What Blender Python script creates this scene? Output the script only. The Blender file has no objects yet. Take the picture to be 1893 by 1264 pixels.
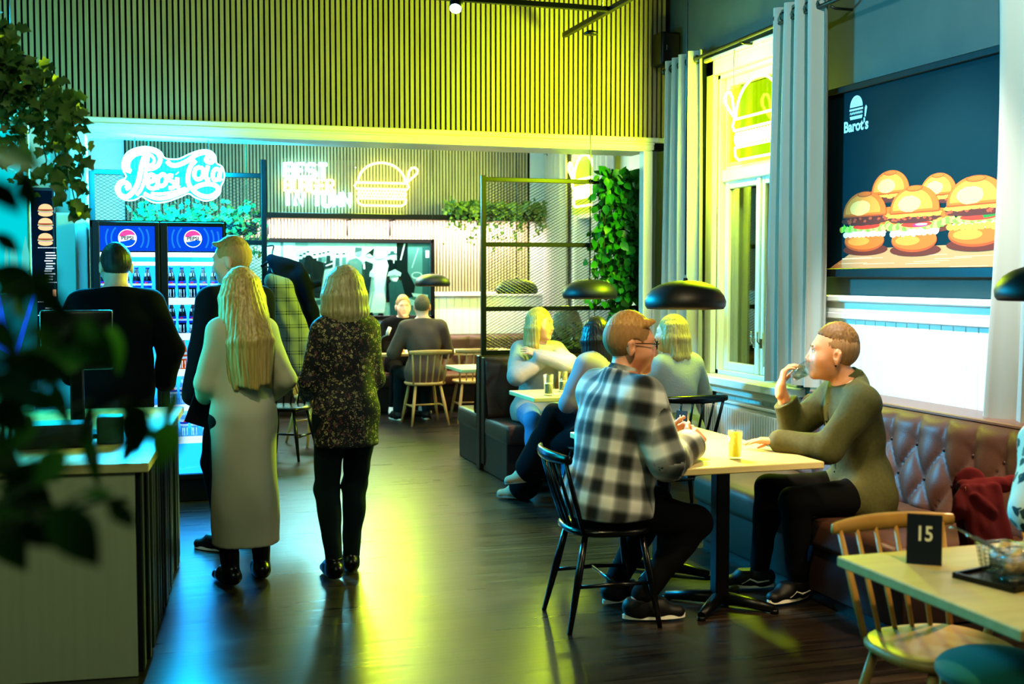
import bpy, bmesh, math, random
import numpy as np
from mathutils import Vector, Matrix, Euler
random.seed(7); np.random.seed(7)
PI = math.pi
COL = bpy.context.scene.collection
MATS = {}

# ------------------------------------------------------------------ colours and materials
def lin(c):
    if isinstance(c, str):
        c = c.lstrip('#'); c = [int(c[i:i+2], 16)/255 for i in (0, 2, 4)]
        c = [x/12.92 if x <= .04045 else ((x+.055)/1.055)**2.4 for x in c]
    return tuple(c[:3]) + (1,)

class NT:
    def __init__(s, m):
        m.use_nodes = True; s.t = m.node_tree; s.n = s.t.nodes; s.l = s.t.links
        s.n.clear(); s.out = s.n.new('ShaderNodeOutputMaterial')
    def new(s, typ, **kw):
        nd = s.n.new(typ)
        for k, v in kw.items():
            if k.startswith('i_'):
                key = k[2:]; nd.inputs[int(key) if key.isdigit() else key.replace('_', ' ')].default_value = v
            else: setattr(nd, k, v)
        return nd
    def link(s, a, b): s.l.new(a, b)

def mat(name, col, rough=.5, metal=0, emit=None, es=0, spec=.5, vary=None, bump=None, coat=0, trans=0, alpha=1, attr=None, sheen=0, sss=0, ior=1.45):
    """vary=(colour2, scale xyz, contrast); bump=(scale xyz, strength)"""
    if name in MATS: return MATS[name]
    m = bpy.data.materials.new(name); MATS[name] = m
    N = NT(m); b = N.new('ShaderNodeBsdfPrincipled'); N.link(b.outputs[0], N.out.inputs[0])
    I = b.inputs
    I['Base Color'].default_value = lin(col); I['Roughness'].default_value = rough; I['Metallic'].default_value = metal
    I['Specular IOR Level'].default_value = spec; I['Coat Weight'].default_value = coat; I['IOR'].default_value = ior
    I['Transmission Weight'].default_value = trans; I['Alpha'].default_value = alpha; I['Sheen Weight'].default_value = sheen
    if sss: I['Subsurface Weight'].default_value = sss; I['Subsurface Radius'].default_value = (.02, .008, .004)
    if emit: I['Emission Color'].default_value = lin(emit); I['Emission Strength'].default_value = es
    tc = None
    if attr:
        a = N.new('ShaderNodeAttribute', attribute_name=attr); N.link(a.outputs['Color'], I['Base Color'])
    if vary:
        tc = N.new('ShaderNodeTexCoord'); mp = N.new('ShaderNodeMapping'); mp.inputs['Scale'].default_value = vary[1]
        N.link(tc.outputs['Object'], mp.inputs[0])
        nz = N.new('ShaderNodeTexNoise', i_Scale=1.0, i_Detail=4.0); N.link(mp.outputs[0], nz.inputs['Vector'])
        r = N.new('ShaderNodeValToRGB'); c = vary[2]
        r.color_ramp.elements[0].position = .5-c; r.color_ramp.elements[1].position = .5+c
        r.color_ramp.elements[0].color = lin(col); r.color_ramp.elements[1].color = lin(vary[0])
        N.link(nz.outputs[0], r.inputs[0]); N.link(r.outputs[0], I['Base Color'])
    if bump:
        tc = tc or N.new('ShaderNodeTexCoord'); mp = N.new('ShaderNodeMapping'); mp.inputs['Scale'].default_value = bump[0]
        N.link(tc.outputs['Object'], mp.inputs[0])
        nz = N.new('ShaderNodeTexNoise', i_Scale=1.0, i_Detail=3.0); N.link(mp.outputs[0], nz.inputs['Vector'])
        bp = N.new('ShaderNodeBump', i_Strength=bump[1], i_Distance=.01); N.link(nz.outputs[0], bp.inputs['Height']); N.link(bp.outputs[0], I['Normal'])
    return m

def glow(name, col, es, mixcol=None):
    if name in MATS: return MATS[name]
    m = bpy.data.materials.new(name); MATS[name] = m; N = NT(m)
    e = N.new('ShaderNodeEmission', i_Strength=es); e.inputs[0].default_value = lin(col); N.link(e.outputs[0], N.out.inputs[0])
    return m

def glass(name, tint='#ffffff', refl=.12, rough=.02):
    """thin clear pane: mostly see-through, with a reflection"""
    if name in MATS: return MATS[name]
    m = bpy.data.materials.new(name); MATS[name] = m; N = NT(m)
    t = N.new('ShaderNodeBsdfTransparent'); t.inputs[0].default_value = lin(tint)
    g = N.new('ShaderNodeBsdfGlossy', i_Roughness=rough)
    lw = N.new('ShaderNodeLayerWeight', i_Blend=.25); mx = N.new('ShaderNodeMixShader')
    mt = N.new('ShaderNodeMath', operation='MULTIPLY_ADD'); mt.inputs[1].default_value = .35; mt.inputs[2].default_value = refl
    N.link(lw.outputs['Fresnel'], mt.inputs[0]); N.link(mt.outputs[0], mx.inputs[0]); N.link(t.outputs[0], mx.inputs[1]); N.link(g.outputs[0], mx.inputs[2])
    N.link(mx.outputs[0], N.out.inputs[0])
    return m

# ------------------------------------------------------------------ mesh builder
class MB:
    def __init__(s): s.v = []; s.f = []; s.m = []; s.s = []
    def add(s, v, f, m=0, smooth=False, M=None):
        o = len(s.v)
        if M is not None: v = [tuple(M @ Vector(p)) for p in v]
        s.v += [tuple(p) for p in v]; s.f += [tuple(i+o for i in q) for q in f]
        s.m += [m]*len(f); s.s += [smooth]*len(f); return s
    def box(s, lo, hi, m=0, bev=0, M=None):
        lo = list(lo); hi = list(hi)
        for i in range(3):
            if lo[i] > hi[i]: lo[i], hi[i] = hi[i], lo[i]
        if bev <= 0:
            x0, y0, z0 = lo; x1, y1, z1 = hi
            v = [(x0,y0,z0),(x1,y0,z0),(x1,y1,z0),(x0,y1,z0),(x0,y0,z1),(x1,y0,z1),(x1,y1,z1),(x0,y1,z1)]
            return s.add(v, [(0,3,2,1),(4,5,6,7),(0,1,5,4),(1,2,6,5),(2,3,7,6),(3,0,4,7)], m, False, M)
        bm = bmesh.new(); bmesh.ops.create_cube(bm, size=1)
        for q in bm.verts: q.co = Vector([lo[i]+(q.co[i]+.5)*(hi[i]-lo[i]) for i in range(3)])
        bev = min(bev, *[(hi[i]-lo[i])*.49 for i in range(3)])
        bmesh.ops.bevel(bm, geom=bm.edges[:], offset=bev, segments=2 if bev > .008 else 1, affect='EDGES', profile=.6)
        bm.verts.index_update()
        s.add([q.co[:] for q in bm.verts], [[w.index for w in f.verts] for f in bm.faces], m, bev > .008, M); bm.free(); return s
    def tube(s, pts, r, seg=10, m=0, closed=False, caps=True, M=None, flat=None):
        P = [Vector(p) for p in pts]; n = len(P)
        R = list(r) if isinstance(r, (list, tuple)) else [r]*n
        T = []
        for i in range(n):
            a = P[(i-1) % n] if (closed or i > 0) else P[i]; b = P[(i+1) % n] if (closed or i < n-1) else P[i]
            d = b-a; T.append(d.normalized() if d.length > 1e-9 else Vector((0,0,1)))
        u = T[0].orthogonal().normalized()
        if flat is not None:
            u = Vector(flat); u = (u-T[0]*u.dot(T[0])).normalized()
        v = []
        for i in range(n):
            u = (u-T[i]*u.dot(T[i])); u = u.normalized() if u.length > 1e-6 else T[i].orthogonal().normalized()
            w = T[i].cross(u)
            for k in range(seg):
                a = 2*PI*k/seg; v.append(P[i]+(u*math.cos(a)+w*math.sin(a))*R[i])
        f = []
        for i in range(n if closed else n-1):
            j = (i+1) % n
            for k in range(seg):
                q = (k+1) % seg; f.append((i*seg+k, i*seg+q, j*seg+q, j*seg+k))
        s.add(v, f, m, True, M)
        if caps and not closed:
            o = len(s.v)-len(v)
            s.f += [tuple(o+k for k in reversed(range(seg))), tuple(o+(n-1)*seg+k for k in range(seg))]; s.m += [m, m]; s.s += [False, False]
        return s
    def cyl(s, a, b, ra, rb=None, seg=16, m=0, M=None): return s.tube([a, b], [ra, ra if rb is None else rb], seg, m, M=M)
    def lathe(s, prof, seg=24, m=0, c=(0,0,0), M=None, smooth=True):
        v = []; f = []
        for (r, z) in prof:
            for k in range(seg):
                a = 2*PI*k/seg; v.append((c[0]+r*math.cos(a), c[1]+r*math.sin(a), c[2]+z))
        for i in range(len(prof)-1):
            for k in range(seg):
                q = (k+1) % seg; f.append((i*seg+k, i*seg+q, (i+1)*seg+q, (i+1)*seg+k))
        return s.add(v, f, m, smooth, M)
    def prism(s, poly, d, m=0, M=None, smooth=False):
        """poly in xy, extruded 0..d in z"""
        n = len(poly); v = [(p[0], p[1], 0) for p in poly]+[(p[0], p[1], d) for p in poly]
        f = [tuple(reversed(range(n))), tuple(range(n, 2*n))]+[(i, (i+1) % n, n+(i+1) % n, n+i) for i in range(n)]
        return s.add(v, f, m, smooth, M)
    def poly(s, pts, m=0, M=None): return s.add(pts, [tuple(range(len(pts)))], m, False, M)
    def ball(s, c, r, m=0, seg=12, M=None):
        r = (r, r, r) if not isinstance(r, (tuple, list)) else r
        rings = max(5, seg//2); v = []; f = []
        for i in range(rings+1):
            t = PI*i/rings
            for k in range(seg):
                a = 2*PI*k/seg; v.append((c[0]+r[0]*math.sin(t)*math.cos(a), c[1]+r[1]*math.sin(t)*math.sin(a), c[2]+r[2]*math.cos(t)))
        for i in range(rings):
            for k in range(seg):
                q = (k+1) % seg; f.append((i*seg+k, (i+1)*seg+k, (i+1)*seg+q, i*seg+q))
        return s.add(v, f, m, True, M)
    def mesh(s, name, mats):
        me = bpy.data.meshes.new(name); me.from_pydata(s.v, [], s.f)
        for q in (mats if isinstance(mats, (list, tuple)) else [mats]): me.materials.append(q)
        me.polygons.foreach_set('material_index', s.m); me.polygons.foreach_set('use_smooth', s.s); me.update(); return me

def link(name, me, parent=None, loc=None):
    o = bpy.data.objects.new(name, me); COL.objects.link(o)
    if parent is not None: o.parent = parent
    if loc is not None: o.location = loc
    return o
def part(name, mb, mats, parent=None, world=False):
    """one mesh object; world=True means mb is in world coordinates and parent is an unrotated Empty"""
    o = link(name, mb.mesh(name, mats), parent)
    if world and parent is not None:
        off = Vector(parent.location); p = parent.parent
        while p is not None: off += Vector(p.location); p = p.parent
        o.data.transform(Matrix.Translation(-off))
    return o
def tag(o, label=None, cat=None, group=None, kind=None):
    if label: o['label'] = label
    if cat: o['category'] = cat
    if group: o['group'] = group
    if kind: o['kind'] = kind
    return o
def thing(name, label, cat, loc=(0,0,0), rz=0, group=None):
    o = bpy.data.objects.new(name, None); o.empty_display_size = .1; COL.objects.link(o)
    o.location = loc; o.rotation_euler = (0, 0, rz); return tag(o, label, cat, group)
def struct(name, mb, mats, label=None): return tag(part(name, mb, mats), label, kind='structure')
def dup(o, loc, rz=None, label=None, parent=None):
    c = o.copy(); COL.objects.link(c); c.parent = parent
    if parent is None:
        c.location = loc
        if rz is not None: c.rotation_euler = (0, 0, rz)
    if label: c['label'] = label
    for ch in list(o.children): dup(ch, None, parent=c)
    return c
def text_mesh(txt, size, depth, bold=0, shear=0):
    cu = bpy.data.curves.new('txt', 'FONT'); cu.body = txt; cu.size = size; cu.extrude = depth; cu.offset = bold; cu.shear = shear
    cu.align_x = 'CENTER'; cu.align_y = 'CENTER'; cu.resolution_u = 3
    o = bpy.data.objects.new('txt', cu); COL.objects.link(o)
    dg = bpy.context.evaluated_depsgraph_get(); me = bpy.data.meshes.new_from_object(o.evaluated_get(dg))
    v = [q.co[:] for q in me.vertices]; f = [tuple(p.vertices) for p in me.polygons]
    bpy.data.objects.remove(o); bpy.data.curves.remove(cu); bpy.data.meshes.remove(me)
    return v, f
def add_text(mb, txt, size, M, m=0, depth=.001, bold=0, shear=0, sx=1):
    v, f = text_mesh(txt, size, depth, bold, shear)
    mb.add([(a*sx, b, c) for a, b, c in v], f, m, False, M); return mb
# plane frames: (u right, v up) -> world
FRONT = lambda x, y, z: Matrix(((1,0,0,x),(0,0,-1,y),(0,1,0,z),(0,0,0,1)))      # picture plane facing -Y
SIDEW = lambda x, y, z: Matrix(((0,0,-1,x),(-1,0,0,y),(0,1,0,z),(0,0,0,1)))     # picture plane facing -X (right wall): u runs towards -Y

# ------------------------------------------------------------------ implicit figures (smooth union of tapered limbs, meshed as one surface)
def V(*a): return np.array(a[0] if len(a) == 1 else a, dtype=np.float64)
def unit(a): a = V(a); return a/(np.linalg.norm(a)+1e-12)
class Cone:
    def __init__(s, a, b, ra, rb, k=.02, flat=None, ff=1.0):
        s.a, s.b, s.ra, s.rb, s.k = V(a), V(b), ra, rb, k; s.flat = None if flat is None else unit(flat); s.ff = ff
    def grow(s, t): return Cone(s.a, s.b, s.ra+t, s.rb+t, s.k, s.flat, s.ff)
    def box(s, m):
        r = max(s.ra, s.rb)*max(1, s.ff)+m; return np.minimum(s.a, s.b)-r, np.maximum(s.a, s.b)+r
    def d(s, P):
        q = P-s.a; ba = s.b-s.a
        if s.flat is not None:
            n = s.flat; e = (1/s.ff-1); q = q+np.outer(q@n, n)*e; ba = ba+n*(ba@n)*e
        t = np.clip(q@ba/(ba@ba+1e-12), 0, 1)
        return np.linalg.norm(q-np.outer(t, ba), axis=1)-(s.ra+(s.rb-s.ra)*t)
class Ell:
    def __init__(s, c, r, ax=None, k=.02): s.c, s.r, s.k = V(c), V(r), k; s.ax = np.eye(3) if ax is None else np.array([unit(x) for x in ax])
    def grow(s, t): return Ell(s.c, s.r+t, s.ax, s.k)
    def box(s, m): r = max(s.r)+m; return s.c-r, s.c+r
    def d(s, P):
        q = (P-s.c)@s.ax.T; k0 = np.linalg.norm(q/s.r, axis=1); k1 = np.linalg.norm(q/(s.r**2), axis=1)+1e-9
        return k0*(k0-1)/k1
class RBox:
    def __init__(s, c, h, r, ax=None, k=.01): s.c, s.h, s.r, s.k = V(c), V(h), r, k; s.ax = np.eye(3) if ax is None else np.array([unit(x) for x in ax])
    def grow(s, t): return RBox(s.c, s.h+t, s.r, s.ax, s.k)
    def box(s, m): r = np.linalg.norm(s.h)+s.r+m; return s.c-r, s.c+r
    def d(s, P):
        q = np.abs((P-s.c)@s.ax.T)-s.h+s.r
        return np.linalg.norm(np.maximum(q, 0), axis=1)+np.minimum(q.max(axis=1), 0)-s.r

def surfnet(F, org, h):
    S = F < 0
    c = np.zeros(np.array(S.shape)-1, np.uint8)
    for i in (0, 1):
        for j in (0, 1):
            for k in (0, 1):
                c += S[i:S.shape[0]-1+i, j:S.shape[1]-1+j, k:S.shape[2]-1+k]
    act = (c > 0) & (c < 8); idx = np.argwhere(act)
    ids = np.full(act.shape, -1, np.int64); ids[tuple(idx.T)] = np.arange(len(idx))
    pos = np.zeros((len(idx), 3)); cnt = np.zeros(len(idx))
    co = [(i, j, k) for i in (0, 1) for j in (0, 1) for k in (0, 1)]
    for a in co:
        for ax in range(3):
            if a[ax]: continue
            b = list(a); b[ax] = 1
            fa = F[tuple((idx+a).T)]; fb = F[tuple((idx+b).T)]; mk = (fa < 0) != (fb < 0)
            t = np.where(mk, fa/np.where(mk, fa-fb, 1), 0)
            p = np.tile(np.array(a, float), (len(idx), 1)); p[:, ax] = t
            pos[mk] += p[mk]; cnt[mk] += 1
    vs = (idx+pos/np.maximum(cnt, 1)[:, None])*h+org
    Q = []
    for ax in range(3):
        o1, o2 = [(1, 2), (2, 0), (0, 1)][ax]
        s0 = [slice(None)]*3; s1 = [slice(None)]*3; s0[ax] = slice(0, -1); s1[ax] = slice(1, None)
        ch = np.argwhere(S[tuple(s0)] != S[tuple(s1)])
        ch = ch[(ch[:, o1] > 0) & (ch[:, o2] > 0) & (ch[:, o1] < S.shape[o1]-1) & (ch[:, o2] < S.shape[o2]-1)]
        def cell(d1, d2):
            q = ch.copy(); q[:, o1] += d1; q[:, o2] += d2; return ids[tuple(q.T)]
        f = np.stack([cell(-1, -1), cell(0, -1), cell(0, 0), cell(-1, 0)], 1)
        ins = S[tuple(ch.T)]; f[~ins] = f[~ins][:, ::-1]; Q.append(f)
    return vs, np.concatenate(Q)

def sdf_mesh(name, prims, h, cuts=(), subs=(), wrinkle=0, wfreq=1.0, strand=None):
    """prims are united smoothly in order; cuts = half spaces (point, outward normal) removed; subs = prims carved out"""
    lo = np.min([p.box(0)[0] for p in prims], 0)-3*h-wrinkle; hi = np.max([p.box(0)[1] for p in prims], 0)+3*h+wrinkle
    for (o, n) in cuts:                                        # axis aligned cuts shrink the grid
        for ax in range(3):
            if n[ax] > .999: hi[ax] = min(hi[ax], o[ax]+3*h)
            if n[ax] < -.999: lo[ax] = max(lo[ax], o[ax]-3*h)
    N = np.ceil((hi-lo)/h).astype(int)+1
    X = [lo[i]+h*np.arange(N[i]) for i in range(3)]
    F = np.full(N, 1.0, np.float32)
    def region(p, m):
        a, b = p.box(m); i0 = np.maximum(((a-lo)/h).astype(int), 0); i1 = np.minimum(((b-lo)/h).astype(int)+2, N)
        if (i1 <= i0).any(): return None, None
        sl = tuple(slice(i0[i], i1[i]) for i in range(3))
        g = np.meshgrid(*[X[i][sl[i]] for i in range(3)], indexing='ij')
        return sl, np.stack([q.ravel() for q in g], 1)
    for p in prims:
        sl, P = region(p, p.k+3*h+.01)
        if sl is None: continue
        d = p.d(P).reshape(F[sl].shape); a = F[sl]; k = p.k
        e = np.maximum(k-np.abs(a-d), 0)/k; F[sl] = np.minimum(a, d)-e*e*k*.25
    for p in subs:
        sl, P = region(p, p.k+3*h+.01)
        if sl is None: continue
        d = -p.d(P).reshape(F[sl].shape); a = F[sl]; k = p.k
        e = np.maximum(k-np.abs(a-d), 0)/k; F[sl] = np.maximum(a, d)+e*e*k*.25
    if wrinkle:
        nr = np.argwhere(np.abs(F) < wrinkle*2+2*h); P = nr*h+lo; w = wfreq
        x, y, z = P[:, 0], P[:, 1], P[:, 2]
        if strand is not None:
            an = np.arctan2(y-strand[1], x-strand[0])
            q = np.sin(an*31+2*np.sin(9*z+2*an)+z*6)*.5+np.sin(an*57+1.5*np.sin(17*z)+3)*.5
        else: q = np.sin(w*(22*z+9*x)+2.2*np.sin(w*(11*x+5*y)))*.5+np.sin(w*(31*y-17*z)+2*np.sin(w*14*z))*.3+np.sin(w*(38*x+23*z)+1.7*np.sin(w*19*y))*.3
        F[tuple(nr.T)] += (q*wrinkle).astype(np.float32)
    for (o, n) in cuts:
        o = V(o); n = unit(n)
        pl = ((X[0]-o[0])*n[0])[:, None, None]+((X[1]-o[1])*n[1])[None, :, None]+((X[2]-o[2])*n[2])[None, None, :]
        F = np.maximum(F, pl.astype(np.float32))
    vs, fs = surfnet(F, lo, h)
    return vs, fs
def np_mesh(name, vs, fs, mats, cols=None, uvw=None):
    me = bpy.data.meshes.new(name); n = len(fs)
    me.vertices.add(len(vs)); me.vertices.foreach_set('co', vs.astype(np.float32).ravel())
    me.loops.add(n*4); me.loops.foreach_set('vertex_index', fs.astype(np.int32).ravel())
    me.polygons.add(n); me.polygons.foreach_set('loop_start', np.arange(n, dtype=np.int32)*4)
    me.polygons.foreach_set('use_smooth', np.ones(n, bool))
    for q in (mats if isinstance(mats, (list, tuple)) else [mats]): me.materials.append(q)
    me.update(calc_edges=True); me.validate()
    if cols is not None:
        a = me.attributes.new('skin', 'FLOAT_COLOR', 'POINT'); a.data.foreach_set('color', np.concatenate([cols, np.ones((len(vs), 1))], 1).astype(np.float32).ravel())
    if uvw is not None:
        us, lab = uvw; fl = np.sort(lab[fs], axis=1)[:, 1]                      # one limb per face, so the cloth pattern meets at seams
        a = me.attributes.new('weave', 'FLOAT_VECTOR', 'CORNER'); a.data.foreach_set('vector', us[np.repeat(fl, 4), fs.ravel()].astype(np.float32).ravel())
    return me
def sdf_part(name, prims, h, m, parent, cuts=(), subs=(), wrinkle=0, wfreq=1.0, colfn=None, uvfn=None, strand=None):
    vs, fs = sdf_mesh(name, prims, h, cuts, subs, wrinkle, wfreq, strand)
    cols = colfn(vs) if colfn else None; uvw = uvfn(vs) if uvfn else None
    off = Vector(parent.location); p = parent.parent
    while p is not None: off += Vector(p.location); p = p.parent
    return link(name, np_mesh(name, vs-np.array(off), fs, m, cols, uvw), parent)
# ------------------------------------------------------------------ people
def ik(a, b, l1, l2, pole):
    a, b = V(a), V(b); d = b-a; L = np.linalg.norm(d); n = d/(L+1e-9); L2 = min(L, (l1+l2)*.998); b = a+n*L2
    x = (l1*l1-l2*l2+L2*L2)/(2*L2); y = math.sqrt(max(l1*l1-x*x, 0)); p = V(pole)-n*(V(pole)@n)
    return a+n*x+unit(p)*y, b
def rot(v, ax, ang):
    ax = unit(ax); v = V(v); c, s = math.cos(ang), math.sin(ang)
    return v*c+np.cross(ax, v)*s+ax*(ax@v)*(1-c)
UP = V(0, 0, 1)
class Fig:
    def __init__(s, label, x, y, face, h=1.75, seat=None, lean=0, twist=0, side=0, girth=1.0, fem=False, vox=.006, skin='#e8b596', group=None, pelup=.085, hs=1.06, sww=1.0):
        s.hs = hs
        s.h = h; s.k = h/1.75; s.g = girth; s.fem = fem; s.vox = vox; s.seat = seat; k = s.k
        a = math.radians(face); s.F = V(math.cos(a), math.sin(a), 0); s.R = V(s.F[1], -s.F[0], 0)
        pz = .535*h if seat is None else seat+pelup*girth
        s.pel = V(x, y, pz)
        T = rot(UP, s.R, -math.radians(lean)); T = rot(T, s.F, math.radians(side)); s.T = T
        s.Rt = rot(s.R, T, math.radians(twist)); s.Ft = np.cross(T, s.Rt)
        s.Ft = unit(s.Ft)
        sw = (.150 if fem else .182)*k*sww
        s.sh = {d: s.pel+T*.485*k+s.Rt*sw*d for d in (-1, 1)}
        s.nb = s.pel+T*.545*k
        s.hip = {d: s.pel-UP*.01+s.R*.092*k*d for d in (-1, 1)}
        s.el, s.wr, s.kn, s.an, s.toe = {}, {}, {}, {}, {}
        s.hands = []; s.skin = lin(skin)[:3]
        s.root = thing('person', label, 'person', (x, y, 0), group=group)
        s.head(); s.prims_head = None; s.shoeup = {}
    def w(s, r, f, z): return V(s.pel[0], s.pel[1], 0)+s.R*r+s.F*f+UP*z
    def head(s, yaw=0, pitch=0, roll=0, fwd=.02, up=.15):
        f = rot(s.Ft*1, UP, math.radians(yaw)); f = unit(V(f[0], f[1], 0)); r = V(f[1], -f[0], 0)
        f = rot(f, r, math.radians(pitch)); u = np.cross(r, f); u = unit(u)
        if roll: u = rot(u, f, math.radians(roll)); r = np.cross(f, u)
        s.hf, s.hu, s.hr = f, u, r
        s.hc = s.nb+s.T*(up*.5*s.k)+UP*(up*.5*s.k)+s.F*fwd+f*.012
    def arm(s, d, wrist, pole=(.5, -.6, -.6)):
        p = s.R*pole[0]*d+s.F*pole[1]+UP*pole[2]
        s.el[d], s.wr[d] = ik(s.sh[d]-UP*.01, wrist, .29*s.k, .25*s.k, p)
    def leg(s, d, ankle, pole=(0.1, 1, .3), toe=None, fu=None):
        p = s.R*pole[0]*d+s.F*pole[1]+UP*pole[2]
        s.kn[d], s.an[d] = ik(s.hip[d], ankle, .43*s.k, .425*s.k, p)
        s.toe[d] = unit(toe if toe is not None else s.F+s.R*.2*d); s.shoeup[d] = None if fu is None else unit(fu)
    # ---- primitives
    def torso(s):
        k, g, T, Rt, Ft, p = s.k, s.g, s.T, s.Rt, s.Ft, s.pel; ax = (Rt, Ft, T)
        hw = .172 if s.fem else .162; rb = .138 if s.fem else .16
        L = [Ell(p+T*.02*k, V(hw*g, .122*g, .125)*k, (s.R, s.F, UP), .05),
             Cone(p+T*.05*k, p+T*.26*k, (.122 if s.fem else .136)*g*k, (.112 if s.fem else .135)*g*k, .06, Ft, .8),
             Ell(p+T*.35*k, V(rb*g, .112*g, .175)*k, ax, .06),
             Cone(p+T*.43*k-Rt*.085*k, p+T*.43*k+Rt*.085*k, .088*k*(.5+.5*g), .088*k*(.5+.5*g), .06, Ft, .9)]
        if g > 1.1: L.append(Ell(p+T*.15*k+Ft*.05*k, V(.16*g, .13*g, .15)*k, ax, .06))
        if s.fem: L += [Ell(p+T*.345*k+Ft*.085*k+Rt*.07*k*d, V(.06, .055, .065)*k*g, ax, .05) for d in (-1, 1)]
        for d in (-1, 1): L.append(Cone(s.nb-T*.005*k, s.sh[d]-Rt*d*.02*k, .056*k, .056*k*(.6+.4*g), .06))
        return L
    def armp(s, d):
        k = s.k*(.5+.5*s.g)*(.86 if s.fem else 1); A = []
        if d in s.el:
            A += [Cone(s.sh[d]-s.T*.012, s.el[d], .056*k, .041*k, .035), Cone(s.el[d], s.wr[d], .042*k, .027*k, .02)]
            m = s.el[d]*.72+s.wr[d]*.28; A.append(Ell(m, V(.043, .043, .075)*k, (np.cross(unit(s.wr[d]-s.el[d]), s.hu+.01), np.cross(unit(s.wr[d]-s.el[d]), np.cross(unit(s.wr[d]-s.el[d]), s.hu+.01)), s.wr[d]-s.el[d]), .02))
        return A
    def legp(s, d):
        k = s.k*(.55+.45*s.g); L = []
        if d in s.kn:
            L += [Cone(s.hip[d], s.kn[d], .085*k, .056*k, .04), Cone(s.kn[d], s.an[d], .054*k, .037*k, .03)]
            m = s.kn[d]*.7+s.an[d]*.3; a = unit(s.an[d]-s.kn[d]); b = unit(np.cross(a, s.R)); L.append(Ell(m-b*.012*np.sign(b@s.F+1e-6), V(.05, .052, .11)*k, (s.R, b, a), .03))
        return L
    def footp(s, d):
        if d not in s.an: return []
        a, t, k = s.an[d], s.toe[d], s.k
        u = s.fup(d); return [Cone(a-t*.02-u*.035*k, a+t*.13*k-u*.06*k, .03*k, .016*k, .01)]
    def fup(s, d):
        if s.shoeup.get(d) is not None: return s.shoeup[d]
        t = s.toe[d]; r = np.cross(t, UP); return unit(np.cross(r, t))
    def headp(s):
        c, f, u, r = s.hc, s.hf, s.hu, s.hr; k = (.97 if s.fem else 1.0)*s.k**.5*s.hs; q = lambda a, b, z: c+(r*a+f*b+u*z)*k
        ax = (r, f, u); j = 0 if s.fem else .004
        H = [Cone(s.nb-s.T*.02, q(0, -.02, -.05), (.05 if s.fem else .059)*s.k, (.048 if s.fem else .056)*s.k, .03),
             Ell(q(0, -.012, .032), V(.076, .097, .09)*k, ax, .02),
             Ell(q(0, .028, -.02), V(.066, .068, .075)*k, ax, .03),
             Ell(q(0, .022, -.062), V(.054+j, .056, .05)*k, ax, .03),
             Ell(q(0, .066, -.095), V(.024, .02, .02)*k, ax, .025),
             Cone(q(-.036, .072, .028), q(.036, .072, .028), .014*k, .014*k, .02),
             Cone(q(0, .085, .014), q(0, .102, -.027), .008*k, .011*k, .01),
             Ell(q(.012, .094, -.034), V(.009, .011, .008)*k, ax, .008), Ell(q(-.012, .094, -.034), V(.009, .011, .008)*k, ax, .008),
             Ell(q(.042, .055, -.028), V(.026, .026, .026)*k, ax, .03), Ell(q(-.042, .055, -.028), V(.026, .026, .026)*k, ax, .03),
             Cone(q(-.017, .077, -.059), q(.017, .077, -.059), .0065*k, .0065*k, .006), Cone(q(-.015, .076, -.071), q(.015, .076, -.071), .0075*k, .0075*k, .006)]
        for d in (-1, 1):
            H.append(Ell(q(.079*d, -.012, -.004), V(.009, .02, .033)*k, (unit(r*d+f*-.35), unit(f+r*.35*d), u), .008))
            H.append(Cone(q(.087*d, -.022, .012), q(.082*d, -.012, -.034), .006*k, .007*k, .006))
        subs = [Ell(q(.033*d, .096, .008), V(.0165, .016, .0085)*k, ax, .012) for d in (-1, 1)]
        subs += [Ell(q(.09*d, -.004, -.002), V(.008, .009, .014)*k, ax, .006) for d in (-1, 1)]
        return H, subs
    def hand(s, d, dirn, nrm, curl=(.35, .5, .3), thumb=.75, spread=.06, wrist=None, per=None):
        """dirn along the palm, nrm out of the palm; curl = bends of the three knuckles"""
        w = V(s.wr[d] if wrist is None else wrist); k = s.k*(.88 if s.fem else 1)
        D = unit(dirn); n = V(nrm); n = unit(n-D*(n@D)); t = np.cross(D, n)*d; L = []
        L.append(Cone(w-D*.03*k, w+D*.02*k, .027*k, .029*k, .012, n, .78))
        L.append(RBox(w+D*.05*k, V(.047, .039, .0135)*k, .013*k, (D, t, n), .015))
        L.append(Ell(w+D*.03*k+t*.024*k+n*.008*k, V(.03, .018, .016)*k, (D, t, n), .012))
        ln = (.074, .083, .077, .06)
        for i in range(4):
            b = w+D*(.09-.006*abs(i-1))*k+t*(.0295-.0197*i)*k; dd = unit(D+t*spread*(1.2-i)); fr = (.44, .31, .25); c = curl if per is None else per[i]
            rr = .0092 if i < 3 else .008; ang = 0
            for q in range(3):
                ang += c[q]; e = b+(dd*math.cos(ang)+n*math.sin(ang))*ln[i]*fr[q]*k
                L.append(Cone(b, e, (rr-.0007*q)*k, (rr-.0007*(q+1))*k, .0035 if q else .008)); b = e
        b = w+D*.022*k+t*.026*k; a = thumb
        d1 = unit(D*.75+t*.75+n*a*.5); e = b+d1*.046*k; L.append(Cone(b, e, .0145*k, .0115*k, .012))
        d2 = unit(D*.9+t*(.5-.5*a)+n*a*.7); e2 = e+d2*.034*k; L.append(Cone(e, e2, .0112*k, .0095*k, .005))
        d3 = unit(D*.95+t*(.3-.6*a)+n*a*.6); L.append(Cone(e2, e2+d3*.026*k, .0098*k, .0075*k, .005))
        s.hands += L
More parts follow.
